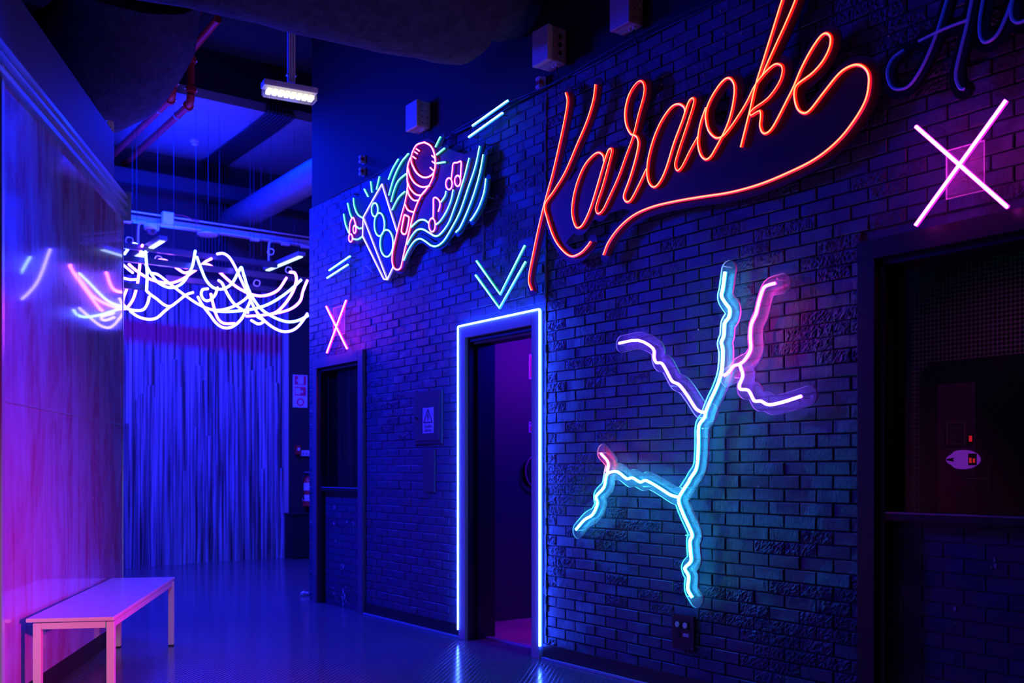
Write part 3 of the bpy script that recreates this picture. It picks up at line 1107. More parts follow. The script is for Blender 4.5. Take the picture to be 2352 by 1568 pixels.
    MB().tube(wallpath(S([(282, 1300), (285, 1250), (305, 1238), (325, 1255), (345, 1282)]), 0.034, 5), 0.005, 6).build('cable_loop', WHITE, root)
    pins(root, S([(220, 740), (1105, 390), (800, 1108), (1145, 760), (600, 440), (295, 855)]), 0.055, STEEL, 0.005)


sign_music()

# ------------------------------------------------------------------ lightning shaped sign
def sign_lightning():
    w = 0.074
    S = lambda p: zpts(p, 1290, 580, 1.9117)
    c = on_wall(1600, 1000, 0.06)
    root = thing('neon_sign', 'branching lightning neon sign in cyan, violet, magenta and red on clear acrylic', 'neon sign', (c.x, 0, c.z))
    cy1 = [(722, 85), (712, 160), (706, 190), (722, 220), (742, 248), (738, 285), (720, 310), (716, 365), (705, 395), (712, 430), (706, 520), (685, 590), (655, 655), (637, 700), (632, 725), (607, 760), (605, 830), (603, 890), (595, 950), (570, 990), (560, 1010), (540, 1040), (518, 1085), (535, 1140), (560, 1195), (578, 1240), (568, 1265), (570, 1310), (572, 1355), (545, 1385), (562, 1420), (558, 1475), (577, 1512)]
    cy2 = [(512, 1072), (480, 1062), (430, 1030), (375, 1000), (350, 1007), (315, 988), (290, 992), (250, 962), (215, 965), (200, 980), (190, 1030), (155, 1070), (162, 1100), (140, 1150), (105, 1172), (67, 1215)]
    vi1 = [(257, 398), (340, 385), (405, 420), (410, 460), (420, 483), (445, 487), (470, 530), (490, 565), (520, 580), (555, 625), (590, 680), (612, 697), (632, 701)]
    vi2 = [(787, 494), (800, 540), (785, 580), (790, 600), (825, 605), (850, 650), (880, 652), (915, 668), (980, 655), (1057, 630)]
    pk = [(942, 135), (900, 148), (885, 170), (870, 220), (858, 270), (838, 315), (833, 370), (835, 425), (810, 470), (785, 490), (760, 498), (740, 525), (718, 540)]
    rd = [(177, 882), (208, 920), (203, 962)]
    paths = []
    for s, b_, c_ in ((cy1, CY2_B, CY2_C), (cy2, CY2_B, CY2_C), (vi1, VIO_B, VIO_C), (vi2, VIO_B, VIO_C), (pk, PK2_B, PK2_C), (rd, RD2_B, RD2_C)):
        p = wallpath(S(s), w, 3)
        neon(root, p, 0.0105, b_, c_, lift=0.75, core_r=0.72, sleeve_r=0.6)
        paths.append(p)
    for i, ps in enumerate(([paths[0], paths[1], paths[5]], [paths[2]], [paths[3], paths[4]])):
        yy = -(w - 0.021) - (0.0, 0.004, 0.004)[i] * 0
        ext = []
        for p in ps:
            a = p[0] + (p[0] - p[1]).normalized() * 0.012
            b_ = p[-1] + (p[-1] - p[-2]).normalized() * 0.012
            ext.append([a] + p + [b_])
        mb, rb = plate(ext, 0.047, yy + 0.007 * i, 0.006, 0.008, (), True)
        mb.build('acrylic_plate', ACRYL, root)
        rb.build('plate_rim', RIM, root)
    pins(root, S([(715, 60), (950, 115), (1055, 640), (243, 402), (480, 585), (612, 725), (765, 550), (163, 878), (362, 1027), (527, 1033), (547, 1240), (553, 1510), (65, 1220), (622, 772)]), 0.062, RIM, 0.0035)


sign_lightning()

# ------------------------------------------------------------------ small neon signs: crosses, bars, chevrons, dim blue script
def small_sign(name, label, strokes, w, r, body, core, box=None, pn=(), smooth=0, names='neon_tube'):
    xs_ = [p for s in strokes for p in s]
    c = on_wall(sum(p[0] for p in xs_) / len(xs_), sum(p[1] for p in xs_) / len(xs_), w)
    root = thing(name, label, 'neon sign', (c.x, 0, c.z))
    for i, s in enumerate(strokes):
        neon(root, wallpath(s, w + 0.004 * i, smooth), r, body, core, names)
    if box:
        x0, z0, x1, z1 = box
        MB().box((x0, -w + 0.018, z0), (x1, -w + 0.024, z1)).build('acrylic_plate', ACRYL, root)
        e = 0.003
        rm = MB()
        rm.box((x0 - e, -w + 0.017, z0 - e), (x1 + e, -w + 0.025, z0)).box((x0 - e, -w + 0.017, z1), (x1 + e, -w + 0.025, z1 + e))
        rm.box((x0 - e, -w + 0.017, z0), (x0, -w + 0.025, z1)).box((x1, -w + 0.017, z0), (x1 + e, -w + 0.025, z1))
        rm.build('plate_rim', RIM, root)
    pins(root, pn, w - 0.015, STEEL, 0.004)
    return root


a, b_ = on_wall(2170, 438, 0.06), on_wall(2256, 322, 0.06)
small_sign('neon_cross', 'magenta neon cross on the brickwork above the dark window at right', [[(2105, 291), (2315, 476)], [(2312, 231), (2104, 518)]], 0.065, 0.009, CRM_B, CRM_C,
           (a.x, a.z - 0.03, b_.x, b_.z), [(2211, 340), (2211, 414)])
S8 = lambda p: zpts(p, 660, 440, 4.02)
a, b_ = on_wall(*S8([(405, 1330)])[0], 0.05), on_wall(*S8([(512, 1045)])[0], 0.05)
small_sign('neon_cross', 'hot pink neon cross just above the narrow window at the brick corner', [S8([(365, 1062), (555, 1447)]), S8([(547, 1005), (370, 1487)])], 0.05, 0.0095, CRS_B, CRS_C,
           (a.x, a.z, b_.x, b_.z), S8([(460, 1120), (460, 1300)]))
S1 = lambda p: zpts(p, 740, 200, 3.016)
small_sign('neon_bars', 'pair of ice blue neon bars between the microphone sign and the script sign', [S1([(1045, 268), (1288, 95)]), S1([(1018, 347), (1252, 180)])], 0.06, 0.009, ICE_B, ICE_C,
           None, S1([(1045, 280), (1270, 110), (1030, 340), (1240, 190)]))
small_sign('neon_bars', 'pair of ice blue neon bars below the loudspeaker, above the pink cross', [S1([(52, 1270), (195, 1172)]), S1([(38, 1322), (180, 1230)])], 0.06, 0.009, ICE_B, ICE_C,
           None, S1([(60, 1262), (190, 1178), (45, 1316), (175, 1234)]))
small_sign('neon_chevrons', 'green neon chevrons pointing down above the lit doorway', [S1([(1073, 1205), (1237, 1435), (1407, 1098)]), S1([(1067, 1303), (1232, 1530), (1412, 1210)])], 0.06, 0.009, GRN_B, GRN_C,
           None, S1([(1110, 1255), (1370, 1170), (1110, 1360), (1380, 1270)]))
dim = [[(2075, 115), (2050, 135), (2038, 165), (2045, 195), (2062, 205), (2090, 195), (2120, 150), (2150, 80), (2175, 0), (2206, -100), (2240, -190), (2260, -212),
        (2268, -180), (2256, -100), (2232, 0), (2220, 60), (2205, 120), (2195, 170), (2203, 200), (2214, 205)],
       [(2110, 95), (2165, 68), (2225, 45)],
       [(2262, -30), (2258, 0), (2250, 50), (2252, 85), (2265, 97), (2290, 80), (2310, 40), (2325, 0), (2322, 20), (2324, 42), (2337, 52), (2360, 42), (2385, 10)]]
ds = small_sign('neon_sign', 'dim dark blue neon script beginning Au at the top of the wall', dim, 0.075, 0.0062, DIM_B, DIM_C, None, (), 5)
mb, _ = plate([wallpath(s, 0.075) for s in dim], 0.036, -0.055, 0.006, 0.011)
mb.build('backing_board', plain('black_acrylic_board', (0.02, 0.02, 0.022), 0.3), ds)

# blue LED line round the doorway
led = thing('led_strip', 'bright blue white LED line edging the open doorway', 'led strip', (2.965, -0.03, 0))
pth = [(2.500, -0.034, 0.062), (2.500, -0.034, 1.0), (2.500, -0.034, 2.155), (2.503, -0.034, 2.163), (2.512, -0.034, 2.166), (2.9, -0.034, 2.166),
       (3.418, -0.034, 2.166), (3.427, -0.034, 2.163), (3.430, -0.034, 2.155), (3.430, -0.034, 1.0), (3.430, -0.034, 0.08)]
pth = [Vector(p) for p in pth]
sl = MB().tube([p + Vector((0, 0.004, 0)) for p in pth], 0.0065, 8).build('sleeve', LED_B, led, smooth=True)
MB().tube([p + Vector((0, -0.003, 0)) for p in pth], 0.0052, 8).build('light_line', LED_C, led, smooth=True)

# ------------------------------------------------------------------ boxes and beacons on the wall above the bricks
def jbox(name, x0, x1, z0, z1, depth, label, knock, group='enclosures above the brick facing'):
    root = thing(name, label, 'junction box', ((x0 + x1) / 2, 0.018, z0), group)
    y0 = 0.018
    MB().box((x0, y0 - depth * 0.72, z0), (x1, y0, z1), 0.004).build('body', WHITE, root)
    MB().box((x0 - .002, y0 - depth, z0 - .002), (x1 + .002, y0 - depth * 0.73, z1 + .002), 0.004).build('lid', WHITE, root)
    if knock == 'round':
        for k in range(3):
            z = z0 + (z1 - z0) * (0.27 + 0.23 * k)
            MB().tube([(x1 - 0.002, y0 - depth * .36, z), (x1 + 0.0035, y0 - depth * .36, z)], 0.014, 16).build('knockout', BLACK, root)
    else:
        for k in range(4):
            for q in (0.25, 0.58):
                z = z0 + (z1 - z0) * (0.16 + 0.23 * k)
                MB().tube([(x1 - 0.002, y0 - depth * q, z), (x1 + 0.003, y0 - depth * q, z)], 0.0045, 8).build('vent_hole', BLACK, root)
    for k in range(2):
        xx = x0 + (x1 - x0) * (0.62 + 0.2 * k)
        MB().lathe([(0.014, 0), (0.014, -0.008), (0.008, -0.016)], (xx, y0 - depth * 0.35, z0), (0, 0, 1), 12).build('cable_gland', WHITE, root)
    MB().tube(catmull([(x1 - 0.03, y0 - depth * .35, z0 - .01), (x1 - 0.03, y0 - depth * .35, z0 - .06), (x1 - 0.015, y0 - 0.02, z0 - .10), (x1 + .06, y0 - 0.034, WT + 0.005)]), 0.0035, 6).build('cable', GREYC, root)
    return root


jbox('junction_box', 1.882, 2.044, 3.676, 3.867, 0.116, 'white perforated enclosure on the wall above the microphone sign', 'dots')
jbox('junction_box', 3.474, 3.629, 3.625, 3.835, 0.145, 'white junction box with three round knockouts on its side', 'round')
jbox('junction_box', 4.141, 4.298, 3.613, 3.83, 0.108, 'white perforated enclosure cut by the top edge, above the script sign', 'dots')


def beacon(t, z, label, s=1.0):
    root = thing('alarm_beacon', label, 'alarm', (t, 0.018, z), 'red and white beacons')
    y = 0.018
    MB().box((t - .027 * s, y - 0.012, z - .042 * s), (t + .027 * s, y, z + .042 * s), 0.003).build('base', WHITE, root)
    MB().box((t - .024 * s, y - 0.05, z + .014 * s), (t + .024 * s, y - 0.012, z + .038 * s), 0.006).build('upper_cap', WHITE, root)
    MB().box((t - .022 * s, y - 0.046, z - .010 * s), (t + .022 * s, y - 0.012, z + .014 * s), 0.003).build('red_lens', RED, root)
    MB().box((t - .024 * s, y - 0.05, z - .038 * s), (t + .024 * s, y - 0.012, z - .010 * s), 0.006).build('lower_cap', WHITE, root)


beacon(3.40, 3.575, 'red and white beacon below the box with round knockouts')
beacon(1.01, 3.705, 'upper red and white beacon of the pair left of the microphone sign', 0.8)
beacon(1.01, 3.605, 'lower red and white beacon of the pair left of the microphone sign', 0.8)

# cables along the brick top and down the wall
pts = [(0.4 + 0.25 * k, -0.006 + 0.004 * math.sin(k * 2.1), WT + 0.008 + 0.006 * math.sin(k * 1.7)) for k in range(28)]
tag(MB().tube(catmull(pts, 3), 0.006, 6).build('cable', GREYC), 'thin dark cable lying along the top edge of the bricks', 'cable')
pts = [(2.4 + 0.22 * k, -0.026 + 0.004 * math.sin(k * 1.3), WT + 0.02 + 0.012 * math.sin(k * 0.9)) for k in range(18)]
tag(MB().tube(catmull(pts, 3), 0.004, 6).build('cable', GREYC), 'second dark cable sagging along the brick top above the script sign', 'cable')
PALE = plain('paint_spotted_cable', (0.22, 0.22, 0.26), 0.6, noise=0.9, nscale=60)


def drop(x, ya, yb, label):
    pts = [on_wall(x + 1.2 * math.sin(k * 1.9), ya + (yb - ya) * k / 9, 0.008) for k in range(10)]
    tag(MB().tube(catmull(pts, 3), 0.004, 6).build('cable', PALE), label, 'cable')


drop(804, 545, 690, 'pale cable running down the bricks behind the lower neon bars to the pink cross')
drop(1109, 330, 600, 'pale cable running down from the neon bars to the green chevrons')

# ------------------------------------------------------------------ electrical panel with its warning sticker
def text_mesh(body, size, mat_, name, parent, origin, xdir, up, align='CENTER', depth=0.0004):
    cu = bpy.data.curves.new(name, 'FONT')
    cu.body = body
    cu.size = size
    cu.align_x = align
    cu.extrude = depth
    tmp = bpy.data.objects.new('tmp', cu)
    COL.objects.link(tmp)
    dg = bpy.context.evaluated_depsgraph_get()
    me = bpy.data.meshes.new_from_object(tmp.evaluated_get(dg))
    bpy.data.objects.remove(tmp)
    me.materials.clear()
    me.materials.append(mat_)
    xdir, up = Vector(xdir).normalized(), Vector(up).normalized()
    n = xdir.cross(up)
    M = Matrix((xdir, up, n)).transposed().to_4x4()
    M.translation = Vector(origin)
    off = Vector((0, 0, 0))
    q = parent
    while q is not None:
        off += q.location
        q = q.parent
    me.transform(Matrix.Translation(-off) @ M)
    o = bpy.data.objects.new(name, me)
    COL.objects.link(o)
    o.parent = parent
    return o


root = thing('electrical_panel', 'flush metal electrical panel with a high voltage sticker, set in the brick wall', 'electrical panel', (2.05, 0, 1.36))
MB().box((1.862, -0.014, 1.36), (2.247, 0.004, 1.745), 0.003).build('frame', NAVYBOX, root)
dd = MB().box((1.885, -0.020, 1.383), (2.224, -0.0142, 1.722), 0.002).build('door', NAVYBOX, root)
MB().tube([(1.912, -0.034, 1.555), (1.912, -0.0195, 1.555)], 0.009, 12).build('lock', BLACK, dd)
for zz in (1.40, 1.70):
    MB().tube([(1.897, -0.022, zz), (1.897, -0.0195, zz)], 0.005, 8).build('screw', STEEL, dd)
s0, s1 = on_wall(971, 938, 0.021), on_wall(995.5, 988, 0.021)
st = MB().box((s0.x, -0.0212, 1.438), (s1.x, -0.0201, 1.625)).build('sticker', WHITE, root)
mx = (s0.x + s1.x) / 2
tri = MB()
for A, B in (((-.058, 1.517), (0, 1.612)), ((0, 1.612), (.058, 1.517)), ((.058, 1.517), (-.058, 1.517))):
    pa, pb = Vector((mx + A[0], -0.0222, A[1])), Vector((mx + B[0], -0.0222, B[1]))
    dv = (pb - pa).normalized()
    tri.obox((pa + pb) / 2, dv * ((pb - pa).length / 2 + .003), Vector((0, .0006, 0)), dv.cross(Vector((0, 1, 0))) * 0.0035)
tri.prism([(mx + .006, -0.0228, 1.590), (mx - .014, -0.0228, 1.553), (mx - .002, -0.0228, 1.556), (mx - .008, -0.0228, 1.522), (mx + .014, -0.0228, 1.562), (mx + .002, -0.0228, 1.560)], (0, .001, 0))
tri.build('warning_triangle', BLACK, st)
text_mesh('Quadro', 0.034, BLACK, 'lettering', st, (mx, -0.0216, 1.478), (1, 0, 0), (0, 0, 1))
text_mesh('elétrico', 0.034, BLACK, 'lettering', st, (mx, -0.0216, 1.449), (1, 0, 0), (0, 0, 1))
a, b_ = on_wall(974, 1129, 0.0), on_wall(1000, 1031, 0.0)
tag(MB().box((a.x, -0.012, a.z), (b_.x, 0.004, b_.z), 0.002).build('cover_plate', NAVYBOX), 'plain painted cover plate below the electrical panel', 'cover plate')

# floor-level socket plate
a, b_ = on_wall(1546, 1502, 0.01), on_wall(1598, 1441, 0.01)
x0, x1, z0, z1 = a.x, b_.x, 0.235, 0.415
root = thing('socket_plate', 'black socket plate low on the brick wall below the lightning sign', 'socket', ((x0 + x1) / 2, 0, z0))
pl = MB().box((x0, -0.022, z0), (x1, 0.004, z1), 0.003).build('plate', FRAME_DK, root)
for fx in (.07, .93):
    for fz in (.07, .93):
        MB().tube([(x0 + (x1 - x0) * fx, -0.025, z0 + (z1 - z0) * fz), (x0 + (x1 - x0) * fx, -0.021, z0 + (z1 - z0) * fz)], 0.005, 8).build('screw', STEEL, pl)
for fx in (.30, .64):
    xx = x0 + (x1 - x0) * fx
    so = MB().box((xx - .022, -0.027, z0 + .105), (xx + .022, -0.021, z0 + .15), 0.002).build('socket_module', BLACK, root)
    MB().lathe([(0.015, 0), (0.015, .004), (.010, .004)], (xx, -0.027, z0 + .128), (0, -1, 0), 14).build('connector', WHITE, so)
MB().lathe([(0.018, 0), (0.018, .004), (.012, .004)], (x0 + (x1 - x0) * .30, -0.022, z0 + .075), (0, -1, 0), 14).build('round_port', BLACK, root)
MB().box((x0 + (x1 - x0) * .52, -0.0235, z0 + .068), (x0 + (x1 - x0) * .77, -0.0215, z0 + .086)).build('label_strip', WHITE, root)

# ------------------------------------------------------------------ inside the open doorway: signs and hose reel on the passage wall
def at_pw(px, py):
    return at_t(px, py, 2.034)


p, q = at_pw(1214, 870), at_pw(1214, 813)
y0, z0, z1 = p.y, p.z, q.z
rs = thing('fire_sign', 'red and white fire sign high on the wall inside the doorway', 'sign', (2.03, y0, z0))
MB().box((2.0302, y0, z0), (2.036, y0 + 0.20, z1)).build('plate', WHITE, rs)
MB().box((2.0362, y0 + .012, z0 + .012), (2.0372, y0 + .188, z1 - .012)).build('red_field', SIGNRED, rs)
MB().prism([(2.0374, y0 + .05, z0 + .07), (2.0374, y0 + .075, z0 + .15), (2.0374, y0 + .13, z0 + .15), (2.0374, y0 + .13, z0 + .07)], (0.0006, 0, 0)).build('white_symbol', WHITE, rs)
p, q = at_pw(1214, 993), at_pw(1214, 968)
y0, z0, z1 = p.y, p.z, q.z
rs = thing('fire_sign', 'small white and red call point sign below the larger fire sign inside the doorway', 'sign', (2.03, y0, z0))
MB().box((2.0302, y0, z0), (2.036, y0 + 0.09, z1)).build('plate', WHITE, rs)
MB().box((2.0362, y0 + .012, z0 + .010), (2.0372, y0 + .055, z0 + .05)).build('red_field', SIGNRED, rs)
MB().box((2.0362, y0 + .012, z1 - .018), (2.0372, y0 + .075, z1 - .010)).build('black_bar', BLACK, rs)
MB().box((2.0374, y0 + .027, z0 + .018), (2.038, y0 + .04, z0 + .042)).build('white_symbol', WHITE, rs)
c = at_pw(1216, 1082)
hr = thing('hose_reel', 'fire hose reel with a thin red rim on the wall inside the doorway', 'hose reel', (2.03, c.y, c.z))
ring = [(2.075, c.y + .035 + .105 * math.cos(2 * math.pi * k / 32), c.z + .125 * math.sin(2 * math.pi * k / 32)) for k in range(32)]
MB().tube(ring, 0.007, 8, closed=True).build('rim', plain('pale_red_rim', (0.7, 0.2, 0.3), 0.3), hr, smooth=True)
MB().lathe([(0.035, 0), (0.035, .05), (.02, .055)], (2.03, c.y + .035, c.z), (1, 0, 0), 20).build('hub', BLACK, hr)
MB().lathe([(0.098, 0), (0.098, .006)], (2.055, c.y + .035, c.z), (1, 0, 0), 28).build('disc', BLACK, hr)
MB().box((2.076, c.y + .025, c.z - .06), (2.082, c.y + .12, c.z - .04)).build('crank', ALU, hr)

# ------------------------------------------------------------------ inside the dark window at right
MESHW, nt, b = mat('perforated_acoustic_wall')
b.inputs['Roughness'].default_value = 0.8
tc = nt.nodes.new('ShaderNodeTexCoord')
ck = nt.nodes.new('ShaderNodeTexChecker')
ck.inputs['Scale'].default_value = 55
ck.inputs[1].default_value = (0.30, 0.34, 0.33, 1)
ck.inputs[2].default_value = (0.02, 0.02, 0.02, 1)
mp = nt.nodes.new('ShaderNodeMapping')
mp.inputs['Rotation'].default_value = (0, math.radians(45), 0)
nt.links.new(tc.outputs['Object'], mp.inputs['Vector'])
nt.links.new(mp.outputs[0], ck.inputs['Vector'])
nt.links.new(ck.outputs[0], b.inputs['Base Color'])
BY = 1.8
struct(MB().box((4.0, BY, 0), (9, BY + .05, 2.65)).build('wall_booth', MESHW))
struct(MB().box((4.25, 0.2, 0), (4.3, BY, 2.65)).build('wall_booth_side', MESHW))
area('teal_booth_lamp', (6.6, 0.7, 2.55), (5.6, 1.8, 1.9), 0.4, 0.55, (0.05, 0.7, 1.0))


def at_y(px, py, y):
    r = ray(px, py)
    return CAM + r * ((y - CAM.y) / r.y)


a, b_ = at_y(2140, 1300, BY), at_y(2330, 815, BY)
br = bpy.data.objects.new('door_2', None)
COL.objects.link(br)
struct(br)
struct(MB().box((a.x, BY - 0.05, 0.0), (b_.x + .25, BY - 0.002, b_.z), 0.003).build('door_leaf', BLACK, br))
p, q = at_y(2154, 1174, BY - .05), at_y(2240, 877, BY - .05)
struct(MB().box((p.x, BY - 0.056, p.z), (q.x, BY - 0.051, q.z)).build('door_pane', plain('tinted_violet_pane', (0.16, 0.03, 0.16), 0.3), br))
h = at_y(2268, 1100, BY - .06)
struct(MB().box((h.x - .012, BY - .062, h.z - .09), (h.x + .012, BY - .051, h.z + .09), .002).tube([(h.x, BY - .06, h.z), (h.x, BY - .10, h.z), (h.x - .11, BY - .10, h.z)], .008, 8).build('door_handle', STEEL, br))
area('pink_booth_lamp', (5.9, 1.2, 2.5), (5.0, 1.75, 1.4), 0.2, 0.35, (1.0, 0.05, 0.7), spread=70)
c0 = at_y(2210, 1055, BY - .07)  # reflection in the glass, built as a glowing board on the booth door
s = 0.0026
sg = thing('reflected_shape', 'small violet lens shaped reflection in the dark window at right, built as a lit board', 'sign', (c0.x, BY - .06, c0.z))
outl = []
for k in range(24):
    an = 2 * math.pi * k / 24
    outl.append((c0.x + 0.105 * math.cos(an), BY - .058, c0.z + 0.056 * math.sin(an) * (1 - 0.25 * (math.cos(an) < -0.6))))
MB().prism(outl, (0, -0.006, 0)).build('face', glow('violet_reflection_glow', (0.36, 0.03, 0.75), 0.5), sg)
MB().box((c0.x + .035, BY - .0675, c0.z - .034), (c0.x + .085, BY - .0645, c0.z + .034)).build('digit_window', BLACK, sg)
MB().box((c0.x + .042, BY - .0695, c0.z - .02), (c0.x + .055, BY - .068, c0.z + .01)).box((c0.x + .064, BY - .0695, c0.z - .02), (c0.x + .076, BY - .068, c0.z + .006)).build('digit', glow('red_digit', (1, .02, .02), .7), sg)
MB().prism([(c0.x - .10, BY - .0648, c0.z + .004), (c0.x - .05, BY - .0648, c0.z + .012), (c0.x - .06, BY - .0648, c0.z), (c0.x - .05, BY - .0648, c0.z - .012), (c0.x - .10, BY - .0648, c0.z - .004)], (0, -.001, 0)).build('arrow_mark', BLACK, sg)
c1 = at_y(2230, 1007, BY - .06)  # another reflection in the glass, built as a small lit case
rd = thing('reflected_display', 'tiny red digital display reflection above the violet one, built behind the right window', 'display', (c1.x, BY - .06, c1.z))
MB().box((c1.x - .016, BY - .064, c1.z - .03), (c1.x + .016, BY - .0565, c1.z + .03)).build('case', BLACK, rd)
MB().box((c1.x - .009, BY - .0655, c1.z - .017), (c1.x + .009, BY - .0642, c1.z + .017)).build('digit', glow('red_digit_light', (1, .01, .02), .8), rd)
c2 = at_y(2195, 995, BY - .06)
fr = thing('picture_frame', 'faint framed square picture above the violet reflection behind the right window', 'picture', (c2.x, BY - .06, c2.z))
MB().box((c2.x - .05, BY - .060, c2.z - .06), (c2.x + .05, BY - .0565, c2.z + .06)).build('sheet', plain('dim_picture', (0.12, 0.08, 0.12), 0.6, noise=0.6, nscale=30), fr)
ff = MB()
for (u0, v0, u1, v1) in ((-.058, -.066, .058, -.06), (-.058, .06, .058, .066), (-.058, -.06, -.05, .06), (.05, -.06, .058, .06)):
    ff.box((c2.x + u0, BY - .064, c2.z + v0), (c2.x + u1, BY - .0565, c2.z + v1))
ff.build('frame', plain('dull_gilt_frame', (0.35, 0.28, 0.25), 0.5), fr)

# ------------------------------------------------------------------ ceiling services
# lagged ducts
duct = MB()
rd_ = random.Random(11)


def lumpy(mb, axis_pts, radii, seg=40, amp=0.02):
    pts = [Vector(p) for p in axis_pts]
    vs, fs = [], []
    for i, p in enumerate(pts):
        a = pts[max(i - 1, 0)]
        b = pts[min(i + 1, len(pts) - 1)]
        d_ = (b - a).normalized()
        u = Vector((0, 0, 1)) - d_ * d_.z
        u = u.normalized() if u.length > .1 else d_.orthogonal().normalized()
        w = d_.cross(u)
        for k in range(seg):
            an = 2 * math.pi * k / seg
            rr = radii[i] * (1 + amp * (math.sin(an * 5 + i * .7) + 0.6 * math.sin(an * 11 + i * 1.9) + rd_.uniform(-.5, .5)))
            vs.append(p + u * (math.cos(an) * rr) + w * (math.sin(an) * rr))
    n = len(pts)
    for i in range(n - 1):
        for k in range(seg):
            k2 = (k + 1) % seg
            fs.append((i * seg + k, i * seg + k2, (i + 1) * seg + k2, (i + 1) * seg + k))
    fs.append(tuple(range(seg)))
    fs.append(tuple((n - 1) * seg + k for k in range(seg)))
    return mb.add(vs, fs)


R1 = 0.60
lumpy(duct, [(3.20, 0.0, 4.20), (3.20, -0.10, 4.20), (3.20, -0.22, 4.21)] + [(3.22 - 0.012 * k, -0.24 - 0.14 * k, 3.68 + R1 - 0.002 * k) for k in range(42)], [0.26, 0.30, 0.40, 0.52, 0.58] + [R1] * 40, 40, 0.012)
o = duct.build('air_duct', FIBRE, smooth=True)
tag(o, 'big dark lagged duct crossing overhead into the wall above the bricks', 'duct')
d2 = MB()
ax = [at_depth(300, -30, 8.2), at_depth(295, 40, 8.35), at_depth(270, 100, 8.5), at_depth(220, 150, 8.7), at_depth(140, 180, 8.9), at_depth(40, 190, 9.1), at_depth(-80, 190, 9.3)]
lumpy(d2, catmull(ax, 5), [0.56] * 31, 40, 0.015)
tag(d2.build('air_duct', FIBRE, smooth=True), 'rounded lagged duct bend hanging behind the fascia at upper left', 'duct')

# spiral duct towards the end wall
sp = MB()
ca = at_depth(709, 411, 11.0)
n = 120
prof = []
for k in range(n):
    prof.append((0.165 + (0.006 if k % 4 == 0 else 0.0), k * ((ca.x + 0.6 + 4.25) / n)))
sp.lathe(prof, (ca.x + 0.6, ca.y, ca.z), (-1, 0, 0), 28)
tag(sp.build('spiral_duct', STEEL, smooth=True), 'round spiral ribbed steel duct running to the end wall', 'duct')

# red sprinkler pipes
def pipe(px0, px1, drop_top, label):
    z = 4.98
    def atz(px, py):
        r = ray(px, py)
        return CAM + r * ((z - CAM.z) / r.z)
    a = atz(*px0)
    b = atz(*px1)
    b.y = a.y
    root = thing('sprinkler_pipe', label, 'pipe', (a.x, a.y, z), 'red sprinkler pipes')
    r = 0.038
    MB().tube([b + Vector((-0.6, 0, 0)), a], r, 14).build('run', RED, root, smooth=True)
    MB().tube(catmull([a, a + Vector((.06, 0, .02)), a + Vector((.09, 0, .09))], 4), r * 1.12, 14).build('elbow', RED, root, smooth=True)
    MB().tube([a + Vector((.09, 0, .09)), a + Vector((.09, 0, drop_top))], r, 14).build('riser', RED, root, smooth=True)
    for q, dr_ in ((a, (1, 0, 0)), (a + Vector((.09, 0, .14)), (0, 0, 1)), (a + Vector((.09, 0, drop_top - .03)), (0, 0, 1))):
        cp = MB().lathe([(r * 1.45, -.025), (r * 1.45, .025)], q, dr_, 16).build('coupling', RED, root)
        MB().tube([q + Vector((-.0, -.065, 0)), q + Vector((0, .065, 0))], .008, 6).build('bolt', ALU, cp)
    MB().lathe([(r * 1.15, -.012), (r * 1.15, .012)], a + Vector((-.35, 0, 0)), (1, 0, 0), 16).build('clamp', ALU, root)
    MB().tube(catmull([a + Vector((.09, 0, drop_top)), a + Vector((.12, 0, drop_top + .06)), a + Vector((.9, 0, drop_top + .10))], 4), r, 14).build('upper_run', RED, root, smooth=True)


pipe((432, 243), (322, 352), 0.48, 'red sprinkler pipe with bolted couplings, the right one of two under the ceiling')
pipe((390, 228), (282, 336), 0.48, 'red sprinkler pipe next to the lagged duct, the left one of two under the ceiling')
a, b_ = at_t(270, 396, -4.4), at_t(492, 430, -4.4)
tag(MB().tube([a + Vector((0, -.6, 0)), b_], 0.032, 12).build('red_pipe', RED, smooth=True), 'thin red pipe crossing high on the end wall', 'pipe')
a, b_ = at_t(640, 452, -4.4), at_t(720, 466, -4.4)
tag(MB().tube([a, b_ + Vector((0, .4, 0))], 0.03, 12).build('red_pipe', RED, smooth=True), 'short red pipe on the end wall below the spiral duct', 'pipe')
tag(MB().box((-4.45, -3.5, 4.66), (-4.2, 3.0, 4.84), .01).build('ceiling_trunking', WALL_FAR), 'dark trunking running across under the far ceiling', 'trunking')

# conduits along the ceiling
def atz(px, py, z):
    r = ray(px, py)
    return CAM + r * ((z - CAM.z) / r.z)


for k in range(8):
    a = atz(618 + 8 * k, 258 + 2.0 * k, 5.17)
    lab = ('outermost', 'second', 'third', 'fourth', 'fifth', 'sixth', 'seventh', 'last')[k]
    pts = [(-2.37, a.y, 5.7), (-2.37, a.y, 5.26), (-2.45, a.y, 5.165), (-4.40, a.y, 5.165), (-4.52, a.y, 5.1), (-4.52, a.y, 3.75)]
    tag(MB().tube(catmull(pts, 4), 0.014, 8).build('conduit', GREYC), 'black conduit along the far ceiling, %s of eight counted from the smoke detector' % lab, 'conduit', 'black conduits along the far ceiling')

c = atz(447, 322, 5.2)
sd = thing('smoke_detector', 'round white smoke detector on the far ceiling', 'smoke detector', (c.x, c.y, 5.2))
MB().lathe([(0.055, 0), (0.055, -.025), (.05, -.03)], (c.x, c.y, 5.2), (0, 0, 1), 20).build('base', WHITE, sd)
MB().lathe([(0.04, -.03), (0.042, -.05), (.025, -.066)], (c.x, c.y, 5.2), (0, 0, 1), 20).build('sensor_head', WHITE, sd)

